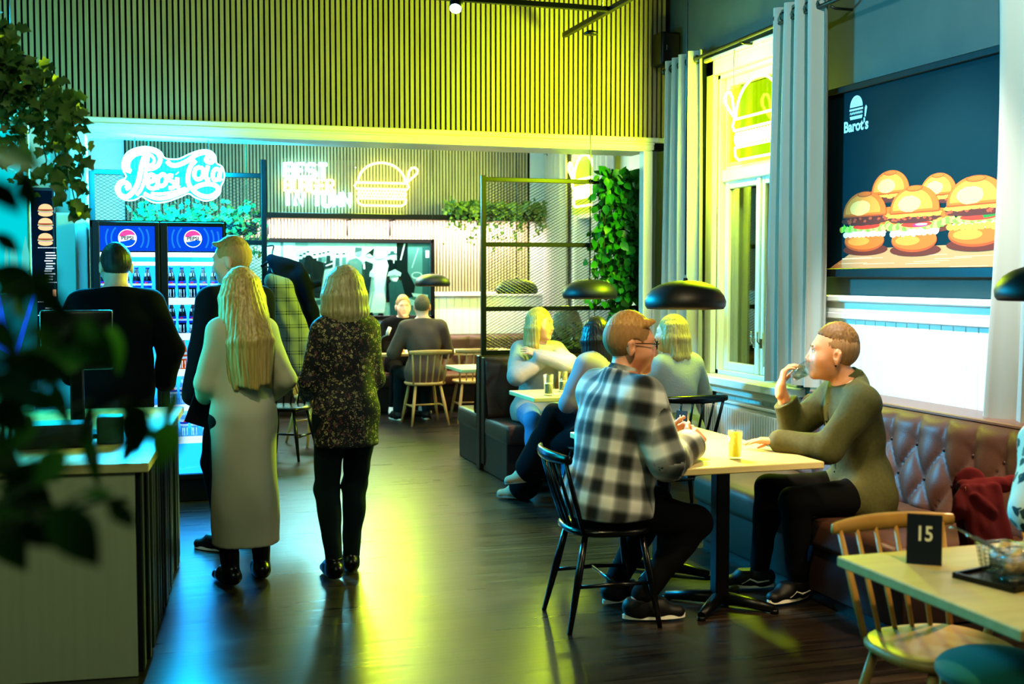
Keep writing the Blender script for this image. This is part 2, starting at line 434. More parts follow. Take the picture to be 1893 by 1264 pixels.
    # ---- meshes
    def body(s, lips='#c4786c', cheek='#e09a82', stubble=None, feet=True, detail=None):
        P = s.torso(); 
        for d in (-1, 1): P += s.armp(d)+s.legp(d)+s.footp(d)
        H, subs = s.headp(); P += H+s.hands
        k = s.k**.5*s.hs
        c, f, u, r = s.hc, s.hf, s.hu, s.hr
        def col(vs):
            q = (vs-c)/k; x, y, z = q@r, q@f, q@u; C = np.tile(V(s.skin), (len(vs), 1))
            def mix(mask, colr): C[:] = C*(1-mask[:, None])+V(lin(colr)[:3])*mask[:, None]
            inh = (np.abs(x) < .12) & (np.abs(y) < .14) & (np.abs(z) < .14)
            if stubble: mix(np.clip((-.035-z+.25*np.clip(y-.06, 0, 1)-.2*np.abs(y*0))*45, 0, 1)*inh*np.clip((y+.02)*40, 0, 1)*.75*(z > -.13), stubble)
            mix(np.exp(-((np.abs(x)-.045)**2+(z+.025)**2)/.0005)*(y > .03)*inh*.5, cheek)
            mix(np.exp(-((x/.022)**4+((z+.065)/.0115)**4))*(y > .066)*inh*.95, lips)
            mix(np.exp(-((np.abs(x)-.033)**2/.0003+(z-.03)**2/.00006))*(y > .06)*inh*.0, cheek)
            return C
        return sdf_part('body', P, s.vox, MATS['skin'], s.root, subs=subs, colfn=col)
    def eyes(s, iris='#4a6a80', brow='#8a6238', closed=False):
        c, f, u, r = s.hc, s.hf, s.hu, s.hr; k = (.97 if s.fem else 1.0)*s.k**.5*s.hs; q = lambda a, b, z: c+(r*a+f*b+u*z)*k
        for d in (-1, 1):
            mb = MB(); mb.ball(q(.033*d, .0772, .008), .0108*k, 0, 14)
            mb.ball(q(.033*d, .0834, .0075), .0052*k, 1, 10); mb.ball(q(.033*d, .0866, .0075), .0024*k, 2, 8)
            part('eye', mb, [MATS['eye_white'], mat('iris_'+iris, iris, .2), MATS['black_gloss']], s.root, True)
            mb = MB(); mb.tube([q(.018*d, .0925, .0265), q(.032*d, .0895, .0305), q(.049*d, .0765, .0265)], [.0032*k, .0036*k, .002*k], 6)
            part('eyebrow', mb, mat('brow_'+brow, brow, .8), s.root, True)
            mb = MB(); mb.tube([q(.021*d, .0865, .0105), q(.033*d, .0885, .0148), q(.045*d, .0805, .0105)], [.0016*k]*3, 5)
            part('eyelash', mb, mat('brow_'+brow, brow, .8), s.root, True)
    def garment(s, name, m, t=.014, sleeve=.96, hem=.1, flare=0, collar=.02, loose=.008, wr=.004, extra=(), neckdrop=0, hemcut=True, thigh=0, weave=False, wf=1.0, cuff=0, vox=None, ff=.72, boxy=0):
        P = [p.grow(t) for p in s.torso()]
        for d in (-1, 1):
            if d in s.el:
                A = s.armp(d); P.append(A[0].grow(t+loose))
                if sleeve > 0:
                    e = s.el[d]; w = s.el[d]+(s.wr[d]-s.el[d])*sleeve; B = A[1]
                    P.append(Cone(e, w, B.ra+t+loose, B.ra*(1-sleeve)+B.rb*sleeve+t+loose*1.2, .025)); P.append(A[2].grow(t))
                    if cuff: P.append(Cone(w-unit(w-e)*.05, w, cuff, cuff, .012))
        if hem: P.append(Cone(s.pel+s.T*.02, s.pel-UP*(hem+.05), (.155*s.g)*s.k+t, (.165*s.g+flare)*s.k+t, .05, s.F, ff))
        if thigh:
            for d in (-1, 1): 
                if d in s.kn: P.append(Cone(s.hip[d], s.hip[d]+(s.kn[d]-s.hip[d])*thigh, .088*s.k*s.g+t+.004, .078*s.k*s.g+t+.004, .05))
        na = unit(s.hc-s.nb); 
        P.append(Cone(s.nb-na*.03, s.nb+na*(collar+.03), .07*s.k, (.064 if collar < .03 else .066)*s.k, .03))
        P += list(extra)
        if boxy: P.append(Cone(s.pel+s.T*.36*s.k, s.pel-UP*hem, .145*s.g*s.k, (.16+boxy)*s.g*s.k, .06, s.F, .74))
        s.lastP = P[:len(s.torso())]
        cuts = [(s.nb+na*collar-s.Ft*0, unit(na+s.Ft*neckdrop))]
        if hem and hemcut: cuts.append((V(0, 0, s.pel[2]-hem), -UP))
        uv = None
        if weave:
            seg = [(s.pel, s.nb, .17, s.Ft, 0)]+[(a, b, .05, s.Rt, q) for d in (-1, 1) if d in s.el for a, b, q in ((s.sh[d], s.el[d], 0), (s.el[d], s.wr[d], np.linalg.norm(s.el[d]-s.sh[d])))]
            def uv(vs):
                best = None; allU = []; lab = np.zeros(len(vs), int)
                for i, (a, b, rr, ref, q) in enumerate(seg):
                    ax = unit(b-a); L = np.linalg.norm(b-a); dp = vs-a; tt = dp@ax; px = dp-np.outer(tt, ax)
                    dist = np.linalg.norm(px, axis=1)/rr+np.maximum(np.maximum(-tt, tt-L), 0)/rr
                    e1 = unit(ref-ax*(ref@ax)); e2 = np.cross(ax, e1)
                    ang = np.arctan2(px@e2, px@e1); U = np.stack([ang*rr*1.25, tt+q, np.zeros(len(vs))], 1)
                    allU.append(U)
                    if best is None: best = dist.copy()
                    else: mk = dist < best; best[mk] = dist[mk]; lab[mk] = i
                return np.array(allU), lab
        return sdf_part(name, P, vox or s.vox, m, s.root, cuts=cuts, wrinkle=wr, wfreq=wf, uvfn=uv)
    def trousers(s, m, t=.012, name='trousers', flare=0, length=.95, wr=.003):
        P = [p.grow(t) for p in s.torso()[:2]]; P[1] = Cone(s.pel, s.pel+s.T*.12*s.k, .13*s.k*s.g, .128*s.k*s.g, .05, s.F, .82)
        for d in (-1, 1):
            if d in s.kn:
                L = s.legp(d); e = s.kn[d]+(s.an[d]-s.kn[d])*length
                P += [L[0].grow(t), Cone(s.kn[d], e, L[1].ra+t, L[1].rb+t+flare, .03), L[2].grow(t*.8)]
        return sdf_part(name, P, s.vox, m, s.root, wrinkle=wr, wfreq=1.3)
    def shoes(s, m, sole=None, high=0, vox=None, ds=(-1, 1), thick=.02, laces=False):
        for d in ds:
            if d not in s.an: continue
            a, t, k = s.an[d], s.toe[d], s.k; u = s.fup(d); r = np.cross(t, u); b = a-u*.085*k
            P = [Cone(a-t*.035*k-u*.035*k, a+t*.08*k-u*.03*k, .046*k, .046*k, .02), Cone(a+t*.06*k-u*.05*k, a+t*.165*k-u*.058*k, .047*k, .036*k, .03, u, .85),
                 Cone(a-u*.05*k, a+u*(.0+high)*k, .046*k, .048*k, .02)]
            sh = sdf_part('shoe', P, vox or min(s.vox, .006), m, s.root, cuts=[(b+u*.004, -u), (a+u*(.005+high)*k, u)])
            if sole:
                mb = MB(); n = 20; top = []; 
                for i in range(n):
                    q = 2*PI*i/n; x = math.cos(q); y = math.sin(q); wd = .043*(1-.12*max(-x, 0)) 
                    top.append(a+t*(.062+.142*x)*k+r*wd*y*k*(1 if abs(x) < .8 else 1.0)-u*.085*k)
                vv = [tuple(p+u*thick) for p in top]+[tuple(p+u*0.001) for p in top]
                mb.add(vv, [tuple(range(n)), tuple(range(2*n-1, n-1, -1))]+[(i, i+n, (i+1) % n+n, (i+1) % n) for i in range(n)], 0)
                so = part('sole', mb, sole, None, False); so.parent = sh; so.data.transform(Matrix.Translation(-Vector(s.root.location)))
            if laces:
                mb = MB()
                for i in range(4):
                    c0 = a+t*(.055+.022*i)*k-u*(.006+.009*i)*k; mb.tube([c0-r*.022*k, c0+u*.008*k, c0+r*.022*k+t*.008], .0035*k, 5)
                sp = part('lace', mb, sole, None); sp.parent = sh; sp.data.transform(Matrix.Translation(-Vector(s.root.location)))
                mb = MB(); 
                for dd in (-1, 1): mb.tube([a+r*dd*.046*k-t*.04-u*.045*k, a+r*dd*.05*k+t*.02*k-u*.052*k, a+r*dd*.05*k+t*.06*k-u*.035*k, a+r*dd*.046*k+t*.1*k-u*.06*k], [.004*k, .0055*k, .005*k, .003*k], 6)
                sp = part('side_stripe', mb, sole, None); sp.parent = sh; sp.data.transform(Matrix.Translation(-Vector(s.root.location)))
    def surf(s, p, d, lift=.003):
        """march from outside onto the last garment"""
        q = V(p)+unit(d)*.45
        for _ in range(60):
            e = min(float(x.d(q[None, :])[0]) for x in s.lastP)
            if e < .002: break
            q = q-unit(d)*max(e*.7, .0015)
        return q+unit(d)*lift
    def patch(s, name, m, fn, nu, nv, parent=None):
        mb = MB(); mb.add([tuple(fn(i/nu, j/nv)) for j in range(nv+1) for i in range(nu+1)], [(j*(nu+1)+i, j*(nu+1)+i+1, (j+1)*(nu+1)+i+1, (j+1)*(nu+1)+i) for j in range(nv) for i in range(nu)], 0, True)
        return part(name, mb, m, s.root, True)
    # ---- hair
    def hq(s):
        k = (.97 if s.fem else 1.0)*s.k**.5*s.hs; return k, (lambda a, b, z: s.hc+(s.hr*a+s.hf*b+s.hu*z)*k), (s.hr, s.hf, s.hu)
    def short_hair(s, m, top=.018, sides=.006, line=.062, quiff=.0, nape=-.085, mside=None, wr=.003, tuft=0):
        k, q, ax = s.hq()
        if True:
            P = [Ell(q(0, -.016, .03), (V(.076, .094, .088)+sides)*k, ax, .01)]
            cuts = [(q(0, .045, .01), unit(s.hf-s.hu*.45)), (q(0, -.03, nape), unit(-s.hu*1+s.hf*.42))]
            S = [Ell(q(.085*d, .01, -.02), V(.03, .034, .05)*k, ax, .008) for d in (-1, 1)]
            sdf_part('hair_sides' if mside else 'hair', P, min(s.vox, .006), mside or m, s.root, cuts=cuts, subs=S, wrinkle=.0016, strand=s.hc)
        P = [Ell(q(0, -.014, .045), V(.073, .094, .080+top)*k, ax, .02)]
        if tuft:
            for i in range(9):
                x = -.044+.011*i; P.append(Cone(q(x, .045, .088), q(x*1.05+.006*math.sin(i*2.3), .072+tuft*(.8+.3*math.sin(i*1.7)), .098+tuft*.5+.006*math.sin(i*3.1)), .02*k, .006*k, .012))
        if quiff: P.append(Cone(q(-.04, .058, .092+quiff*.3), q(.04, .058, .094+quiff*.3), (.018+quiff*.5)*k, (.018+quiff*.5)*k, .03))
        cuts = [(q(0, .074+quiff*.5, line), unit(s.hf*.62-s.hu*.78)), (q(0, 0, .06), unit(-s.hu+s.hf*.32))]
        sdf_part('hair', P, min(s.vox, .006), m, s.root, cuts=cuts, wrinkle=wr, strand=s.hc-s.hf*.05-s.hr*.03)
    def long_hair(s, m, length=.3, width=.085, back=.075, face=.03, thick=.035, flare=0, front=True, n=11, wave=0, name='hair', fringe=False, lift=0, span=1.0, drop=0):
        k, q, ax = s.hq(); rnd = random.Random(int(length*1000))
        P = [Ell(q(0, -.018, .036), V(.085, .1, .1+lift)*k, ax, .02)]
        for i in range(n):
            a = (-1+2*i/(n-1))*PI*.5*1.18*span; x = math.sin(a)*width; y = -math.cos(a)*back-.012
            if not front and y > face: continue
            x2 = x*(1+flare)+rnd.uniform(-.004, .004); y2 = y*(1+.15*flare)-.01; L = length*(1-.06*rnd.random())
            pts = [q(x*.8, y*.85, .055), q(x, y, -.03), q(x2+wave*math.sin(i*2.1), y2-drop*(.3+.7*max(0, math.cos(a))), -.03-L*.5), q(x2*.93-wave*math.sin(i*1.7), y2+.004-drop*1.1*(.3+.7*max(0, math.cos(a))), -.03-L)]
            rr = [thick*.8*k, thick*k, thick*.9*k, thick*.45*k]
            for j in range(3): P.append(Cone(pts[j], pts[j+1], rr[j], rr[j+1], .014))
        subs = [Ell(q(0, .085, -.035), V(.062, .075, .1)*k, ax, .01)]
        sdf_part(name, P, min(s.vox, .0065), m, s.root, subs=subs, wrinkle=.0032, strand=s.hc-s.hf*.02*1)
# ------------------------------------------------------------------ shared materials
mat('skin', '#e8b596', .48, attr='skin', sss=.08)
mat('eye_white', '#e8e4de', .25); mat('black_gloss', '#050505', .12)
def weave_mat(name, fn):
    m = bpy.data.materials.new(name); MATS[name] = m; N = NT(m); b = N.new('ShaderNodeBsdfPrincipled', i_Roughness=.9); b.inputs['Sheen Weight'].default_value = .2
    N.link(b.outputs[0], N.out.inputs[0]); a = N.new('ShaderNodeAttribute', attribute_name='weave'); sp = N.new('ShaderNodeSeparateXYZ'); N.link(a.outputs['Vector'], sp.inputs[0])
    fn(N, b, sp); return m
def ramp(N, src, stops, interp='LINEAR'):
    r = N.new('ShaderNodeValToRGB'); r.color_ramp.interpolation = interp; e = r.color_ramp.elements
    while len(e) < len(stops): e.new(.5)
    for q, (p, c) in zip(e, stops): q.position = p; q.color = lin(c)
    N.link(src, r.inputs[0]); return r.outputs[0]
def mth(N, op, a, b=None, c=None):
    n = N.new('ShaderNodeMath', operation=op)
    for i, x in enumerate((a, b, c)):
        if x is None: continue
        if isinstance(x, (int, float)): n.inputs[i].default_value = x
        else: N.link(x, n.inputs[i])
    return n.outputs[0]
def mixc(N, fac, a, b, mode='MIX'):
    n = N.new('ShaderNodeMix', data_type='RGBA', blend_type=mode)
    for sock, x in ((n.inputs[0], fac), (n.inputs[6], a), (n.inputs[7], b)):
        if isinstance(x, (int, float)): sock.default_value = x
        elif isinstance(x, (str, tuple)): sock.default_value = lin(x)
        else: N.link(x, sock)
    return n.outputs[2]
def plaid(N, b, sp):
    def band(src, period, ph=0.0):
        f = mth(N, 'FRACT', mth(N, 'ADD', mth(N, 'DIVIDE', src, period), ph))
        return ramp(N, f, [(0, '#101412'), (.10, '#101412'), (.17, '#6b6f6c'), (.3, '#e6e4de'), (.62, '#e6e4de'), (.74, '#6b6f6c'), (.84, '#101412'), (1, '#101412')])
    u = band(sp.outputs[0], .125); v = band(sp.outputs[1], .125, .35)
    c = mixc(N, .5, u, v); c2 = mixc(N, .45, c, mixc(N, 1.0, u, v, 'MULTIPLY'))
    nz = N.new('ShaderNodeTexNoise', i_Scale=260.0); N.link(mixc(N, .18, c2, nz.outputs['Color'], 'OVERLAY'), b.inputs['Base Color'])
weave_mat('plaid_flannel', plaid)
def tartan(N, b, sp):
    tc = N.new('ShaderNodeTexCoord'); q = N.new('ShaderNodeSeparateXYZ'); N.link(tc.outputs['Object'], q.inputs[0])
    def band(src, period): return ramp(N, mth(N, 'FRACT', mth(N, 'DIVIDE', src, period)), [(0, '#20262a'), (.1, '#20262a'), (.11, '#86846c'), (.2, '#86846c'), (.21, '#20262a'), (.28, '#20262a'), (.29, '#86846c'), (1, '#86846c')], 'CONSTANT')
    N.link(mixc(N, .5, band(q.outputs[2], .10), band(q.outputs[0], .09)), b.inputs['Base Color'])
weave_mat('tartan_blanket', tartan)
def floral_mat(name, base, cols, scale, thr):
    m = bpy.data.materials.new(name); MATS[name] = m; N = NT(m); b = N.new('ShaderNodeBsdfPrincipled', i_Roughness=.75); N.link(b.outputs[0], N.out.inputs[0])
    tc = N.new('ShaderNodeTexCoord'); c = base
    for i, (cc, off) in enumerate(cols):
        mp = N.new('ShaderNodeMapping'); mp.inputs['Location'].default_value = off; N.link(tc.outputs['Object'], mp.inputs[0])
        nz = N.new('ShaderNodeTexNoise', i_Scale=scale*2.2); N.link(mp.outputs[0], nz.inputs['Vector'])
        ad = N.new('ShaderNodeMix', data_type='VECTOR'); ad.inputs[0].default_value = .045; N.link(mp.outputs[0], ad.inputs[4]); N.link(nz.outputs['Color'], ad.inputs[5])
        v = N.new('ShaderNodeTexVoronoi', i_Scale=scale, i_Randomness=1.0); N.link(ad.outputs[1], v.inputs['Vector'])
        v2 = N.new('ShaderNodeTexNoise', i_Scale=scale*.35); N.link(mp.outputs[0], v2.inputs['Vector'])
        mk = mth(N, 'MULTIPLY', mth(N, 'LESS_THAN', v.outputs['Distance'], thr), mth(N, 'GREATER_THAN', v2.outputs[0], .45))
        c = mixc(N, mk, c, cc)
    N.link(c, b.inputs['Base Color']); return m
floral_mat('floral_blouse', '#0b0c12', [('#a89a6a', (0, 0, 0)), ('#6a3a44', (3.1, 1.7, .4)), ('#7a7450', (1.3, 5.2, 2.2))], 42, .30)
floral_mat('leaf_print_shirt', '#d9dcd6', [('#274048', (0, 0, 0)), ('#6d7b72', (2.1, .7, 3.3)), ('#274048', (5.2, 1.9, .8))], 15, .27)
mat('olive_cotton', '#4b4a26', .8, vary=('#55542c', (60, 60, 60), .2), bump=((220, 220, 220), .15))
mat('black_denim', '#040405', .9, spec=.25); mat('black_cloth', '#050609', .95, spec=.2); mat('navy_cloth', '#080e1a', .95, spec=.2)
mat('cream_coat', '#b8b29c', .8, vary=('#aaa48e', (4, 4, 1.5), .3)); mat('pale_knit', '#a5a39b', .9, bump=((90, 90, 90), .25)); mat('white_tee', '#e8e6e0', .85)
mat('brown_tee', '#5d4a40', .9); mat('teal_denim', '#0d2024', .9, spec=.25); mat('blue_denim', '#4a78a8', .85, vary=('#6a94bc', (8, 8, 8), .3)); mat('pink_tee', '#a08c90', .85)
mat('hair_ginger', '#9a6a38', .55, vary=('#c89a58', (90, 90, 8), .25)); mat('hair_fade', '#a07848', .8, vary=('#b88e5c', (60, 60, 20), .3))
mat('hair_brown', '#4a3826', .55, vary=('#6a5238', (90, 90, 8), .25)); mat('hair_dark', '#16120f', .4, vary=('#2c221c', (120, 120, 6), .25)); mat('hair_darkbrown', '#1d1814', .5, vary=('#33281f', (90, 90, 9), .3))
mat('hair_blonde', '#8a6c34', .42, vary=('#c4a868', (110, 110, 4), .22)); mat('hair_ash', '#7a6a40', .45, vary=('#b8ac80', (110, 110, 5), .25)); mat('hair_sand', '#80602f', .45, vary=('#b08c50', (110, 110, 6), .25))
mat('shoe_black', '#090909', .55); mat('shoe_white', '#dedbd2', .6); mat('sole_white', '#e6e2d6', .6); mat('suede', '#b89878', .9); mat('boot_black', '#060607', .3)

mat('hair_lightbrown', '#5a3c1c', .6, vary=('#86602e', (90, 90, 12), .3)); mat('hair_fade_brown', '#8a6440', .8, vary=('#a07a50', (90, 90, 30), .3))
# ------------------------------------------------------------------ a point of the photograph (pixel) on a plane of the room: used to measure positions
def at(px, py, ax, val):
    ph, pt = math.radians(17.5), math.atan(124/2194); s, c, sp, cp = math.sin(ph), math.cos(ph), math.sin(pt), math.cos(pt)
    u, v = (px-946.5)/2194, (632-py)/2194
    d = Vector((s*cp+u*c+v*s*sp, c*cp-u*s+v*c*sp, -sp+v*cp)); o = Vector((0, 0, 1.6)); i = 'XYZ'.index(ax)
    return o+d*((val-o[i])/d[i])

# ------------------------------------------------------------------ room materials
def floor_mat():
    m = bpy.data.materials.new('floor_planks'); MATS['floor'] = m; N = NT(m); b = N.new('ShaderNodeBsdfPrincipled'); N.link(b.outputs[0], N.out.inputs[0])
    tc = N.new('ShaderNodeTexCoord'); br = N.new('ShaderNodeTexBrick', offset=.37, i_Scale=1.0, i_Mortar_Size=.003, i_Brick_Width=1.25, i_Row_Height=.16, i_Mortar_Smooth=.3)
    br.inputs['Color1'].default_value = lin('#453a31'); br.inputs['Color2'].default_value = lin('#2d2620'); br.inputs['Mortar'].default_value = lin('#221c17')
    N.link(tc.outputs['Object'], br.inputs['Vector'])
    mp = N.new('ShaderNodeMapping'); mp.inputs['Scale'].default_value = (1.1, 20, 1); N.link(tc.outputs['Object'], mp.inputs[0])
    nz = N.new('ShaderNodeTexNoise', i_Scale=1.6, i_Detail=7.0, i_Distortion=.6); N.link(mp.outputs[0], nz.inputs['Vector'])
    g = ramp(N, nz.outputs[0], [(.3, '#5a5048'), (.5, '#b8ada0'), (.72, '#ffffff')])
    N.link(mixc(N, .85, br.outputs['Color'], g, 'MULTIPLY'), b.inputs['Base Color'])
    r = N.new('ShaderNodeMapRange'); r.inputs[3].default_value = .2; r.inputs[4].default_value = .42; N.link(nz.outputs[0], r.inputs[0]); N.link(r.outputs[0], b.inputs['Roughness'])
    bp = N.new('ShaderNodeBump', i_Strength=.12, i_Distance=.004); N.link(mixc(N, .6, nz.outputs[0], br.outputs['Fac'], 'SUBTRACT'), bp.inputs['Height']); N.link(bp.outputs[0], b.inputs['Normal'])
    return m
floor_mat()
mat('slat_oak', '#8a7a5c', .6, vary=('#a8987a', (30, 30, 2.2), .3)); mat('felt_black', '#030304', .95)
mat('white_paint', '#dcdcd6', .4); mat('slate_paint', '#4c5450', .7, vary=('#566058', (3, 3, 3), .3)); mat('pale_wall', '#c9ccc2', .7); mat('ceiling_dark', '#2a2e2c', .9)
mat('black_metal', '#0c0d0e', .38, metal=.4); mat('black_plastic', '#0a0b0c', .35); mat('black_lacquer', '#0b0b0c', .25); mat('lamp_black', '#08090a', .5); mat('steel', '#b8b8b8', .25, metal=1)
mat('birch', '#c9b078', .42, vary=('#d9c48e', (2, 26, 26), .3)); mat('birch_edge', '#cbb88e', .5); mat('chair_wood', '#b98a4c', .38, vary=('#cfa164', (14, 14, 3), .3))
mat('leather', '#4a3026', .44, spec=.35, vary=('#553a2e', (9, 9, 9), .3), bump=((160, 160, 160), .12)); mat('leather_dark', '#33221c', .45, spec=.35); mat('dark_wood', '#2a1d17', .45)
mat('curtain', '#a6a498', .85, bump=((300, 300, 300), .05)); mat('rod_metal', '#4a4a44', .35, metal=.8)
mat('leaf', '#16581a', .4, vary=('#2f8426', (14, 14, 14), .25)); mat('leaf_ivy', '#2f5a28', .45, vary=('#7a8a4a', (9, 9, 9), .2)); mat('leaf_dark', '#1f4a14', .35, vary=('#437a28', (7, 7, 7), .25)); mat('stem', '#2c3a18', .7)
glass('window_glass', '#f4faf6', .10); glass('clear_glass', '#fafdfd', .035); glass('fridge_glass', '#eef8ff', .05)
NEON_Y = glow('neon_yellow', '#f6ff66', 13); NEON_W = glow('neon_cyan_white', '#8cf2ff', 13); NEON_P = glow('neon_pepsi', '#80e6ff', 10)
def acrylic(name, tint, es, a=.22):
    m = bpy.data.materials.new(name); MATS[name] = m; N = NT(m); t = N.new('ShaderNodeBsdfTransparent'); e = N.new('ShaderNodeEmission', i_Strength=es); e.inputs[0].default_value = lin(tint)
    mx = N.new('ShaderNodeMixShader', i_Fac=a); N.link(t.outputs[0], mx.inputs[1]); N.link(e.outputs[0], mx.inputs[2]); N.link(mx.outputs[0], N.out.inputs[0]); return m
acrylic('acrylic_yellow', '#c8ff00', 1.0, .34); acrylic('acrylic_cyan', '#20d8ff', 1.6, .4); acrylic('acrylic_clear', '#e8ffc0', .5, .12)  # panel emission stands in for neon light caught in the acrylic

# ------------------------------------------------------------------ room shell
mb = MB(); mb.box((-3.2, -1.5, -.1), (5.4, 15, 0)); struct('floor', mb, MATS['floor'])
mb = MB(); mb.box((-3.2, -1.5, 4.15), (4.6, 9.0, 4.3)); struct('ceiling', mb, MATS['ceiling_dark'])
mb = MB(); mb.box((-3.2, 9.28, 3.35), (5.4, 15, 3.5)); tag(part('ceiling_annex', mb, MATS['pale_wall']), kind='structure')
def slats(mb, x0, x1, z0, z1, y, pitch=.04, w=.026, d=.014, m=0, skip=None):
    n = int((x1-x0)/pitch)
    for i in range(n):
        a = x0+i*pitch
        mb.box((a, y, z0), (a+w, y+d, z1), m)
# wall between the two rooms, with the wide opening
mb = MB(); mb.box((-3.2, 8.915, 2.62), (4.15, 9.28, 4.15), 1); mb.box((4.13, 8.92, 0), (5.4, 9.28, 2.6), 2); mb.box((3.97, 8.91, 0), (4.15, 8.96, 2.6), 2); mb.box((-3.2, 8.92, 0), (-.42, 9.28, 2.63), 3); mb.box((4.15, 9.0, 2.56), (5.4, 9.28, 3.4), 2)
slats(mb, -3.0, 4.15, 2.70, 4.14, 8.895, d=.02, w=.0255, m=0)
struct('wall_back', mb, [MATS['slat_oak'], MATS['felt_black'], MATS['slate_paint'], MATS['pale_wall']])
mb = MB(); W = MATS['white_paint']
mb.box((-3.0, 8.86, 2.665), (4.15, 8.905, 2.705), bev=.006); mb.box((-.46, 8.865, 2.605), (4.0, 8.905, 2.665), bev=.004); mb.box((-.46, 8.85, 2.645), (4.0, 8.9, 2.665), bev=.005); mb.box((-.44, 8.875, 2.595), (3.98, 9.285, 2.625), bev=.004)
struct('trim_1', mb, W)
mb = MB(); mb.box((3.91, 8.865, 0), (3.99, 8.96, 2.6), bev=.006); mb.box((3.9, 8.855, 0), (4.0, 8.9, .16), bev=.005); struct('trim_2', mb, W)
mb = MB(); mb.box((-.44, 8.865, 0), (-.33, 9.3, 2.6), bev=.006); struct('trim_3', mb, W)
# right wall with the window opening
mb = MB(); WY0, WY1, WZ0, WZ1 = 6.95, 8.06, .86, 3.08
mb.box((4.15, -1.5, 0), (4.45, WY0, 4.15)); mb.box((4.15, WY1, 0), (4.45, 8.92, 4.15)); mb.box((4.15, WY0, 0), (4.45, WY1, WZ0)); mb.box((4.15, WY0, WZ1), (4.45, WY1, 4.15))
struct('wall_right', mb, MATS['slate_paint'])
mb = MB()                                                            # tongue and groove boards
def boards(mb, a0, a1, z0, z1, x, t=.022, w=.1):
    n = int((a1-a0)/w)
    for i in range(n): mb.box((x, a0+i*w+.0015, z0), (x+t, a0+(i+1)*w-.0015, z1), bev=.003)
boards(mb, -1.4, 6.75, .1, 1.34, 4.128); boards(mb, 8.2, 8.9, .1, 1.34, 4.128); boards(mb, 6.8, 8.0, .1, .76, 4.128)
mb.box((4.0, 8.888, .1), (4.13, 8.92, 1.47), bev=.003)
for (y0, y1) in ((-1.4, 6.82), (8.19, 8.9)):
    mb.box((4.11, y0, 1.33), (4.15, y1, 1.37), bev=.006); mb.box((4.122, y0, 1.37), (4.15, y1, 1.435), bev=.003); mb.box((4.095, y0, 1.435), (4.15, y1, 1.475), bev=.008)
struct('trim_4', mb, W)
mb = MB(); mb.box((4.11, -1.4, 0), (4.15, 8.9, .1), bev=.006); struct('baseboard_right', mb, W)
mb = MB(); mb.box((-3.2, -1.5, 0), (-3.05, 9.3, 4.15)); struct('wall_left', mb, mat('teal_wall', '#3c5a58', .7))
# window
w1 = thing('window_1', None, None, (4.15, 7.4, WZ0)); tag(w1, kind='structure'); mb = MB()
c = .11
mb.box((4.11, WY0-c, WZ0), (4.16, WY0, WZ1+c), bev=.006); mb.box((4.11, WY1, WZ0), (4.16, WY1+c, WZ1+c), bev=.006); mb.box((4.11, WY0-c, WZ1), (4.16, WY1+c, WZ1+c), bev=.006); mb.box((4.095, WY0-c-.02, WZ1+c), (4.16, WY1+c+.02, WZ1+c+.03), bev=.006)
mb.box((4.155, WY0, WZ0), (4.4, WY0+.03, WZ1)); mb.box((4.155, WY1-.03, WZ0), (4.4, WY1, WZ1)); mb.box((4.155, WY0, WZ1-.03), (4.4, WY1, WZ1)); mb.box((4.155, WY0, WZ0), (4.4, WY1, WZ0+.03))
part('window_frame', mb, W, w1, True)
def sash(y0, y1, z0, z1, x=4.2, fw=.062):
    mb = MB()
    mb.box((x, y0, z0), (x+.05, y0+fw, z1), bev=.006); mb.box((x, y1-fw, z0), (x+.05, y1, z1), bev=.006); mb.box((x, y0+fw, z0), (x+.05, y1-fw, z0+fw), bev=.006); mb.box((x, y0+fw, z1-fw), (x+.05, y1-fw, z1), bev=.006)
    s = part('sash', mb, W, w1, True)
    g = MB(); g.box((x+.022, y0+fw, z0+fw), (x+.026, y1-fw, z1-fw)); p = part('pane', g, MATS['window_glass'], w1, True); p.parent = s
    return s
sash(WY0+.03, WY1-.03, 2.37, WZ1-.03); sash(7.5, WY1-.03, WZ0+.03, 2.3); sash(WY0+.03, 7.5, WZ0+.03, 2.3)
mb = MB(); mb.box((4.17, WY0+.03, 2.29), (4.38, WY1-.03, 2.38), bev=.008); mb.box((4.185, 7.475, WZ0+.03), (4.22, 7.525, 2.29), bev=.006); part('transom', mb, W, w1, True)
for yy in (7.545, 7.455):
    mb = MB(); mb.box((4.182, yy-.008, 1.08), (4.2, yy+.008, 1.15), bev=.003); mb.tube([(4.18, yy, 1.11), (4.165, yy, 1.13), (4.165, yy, 1.2)], .006, 8); part('window_handle', mb, MATS['steel'], w1, True)
mb = MB(); mb.box((3.99, WY0-.16, .8), (4.42, WY1+.14, .86), bev=.008); mb.box((4.06, WY0-.12, .74), (4.15, WY1+.1, .8), bev=.006); part('sill', mb, W, w1, True)
# facade across the dark street, seen through the glass
mb = MB(); mb.box((9, 5, -1), (9.3, 26, 5), 0)
for i in range(7):
    for j in range(2): mb.box((8.97, 7+i*2.6, .6+j*2.2), (9.0, 8.1+i*2.6, 2.0+j*2.2), 1 if (i+j) % 3 == 0 else 2)
tag(part('exterior_facade', mb, [mat('night_brick', '#2a2f30', .9), glow('lit_window', '#ffb45a', .8), mat('dark_pane', '#0a0f14', .2)]), kind='structure')
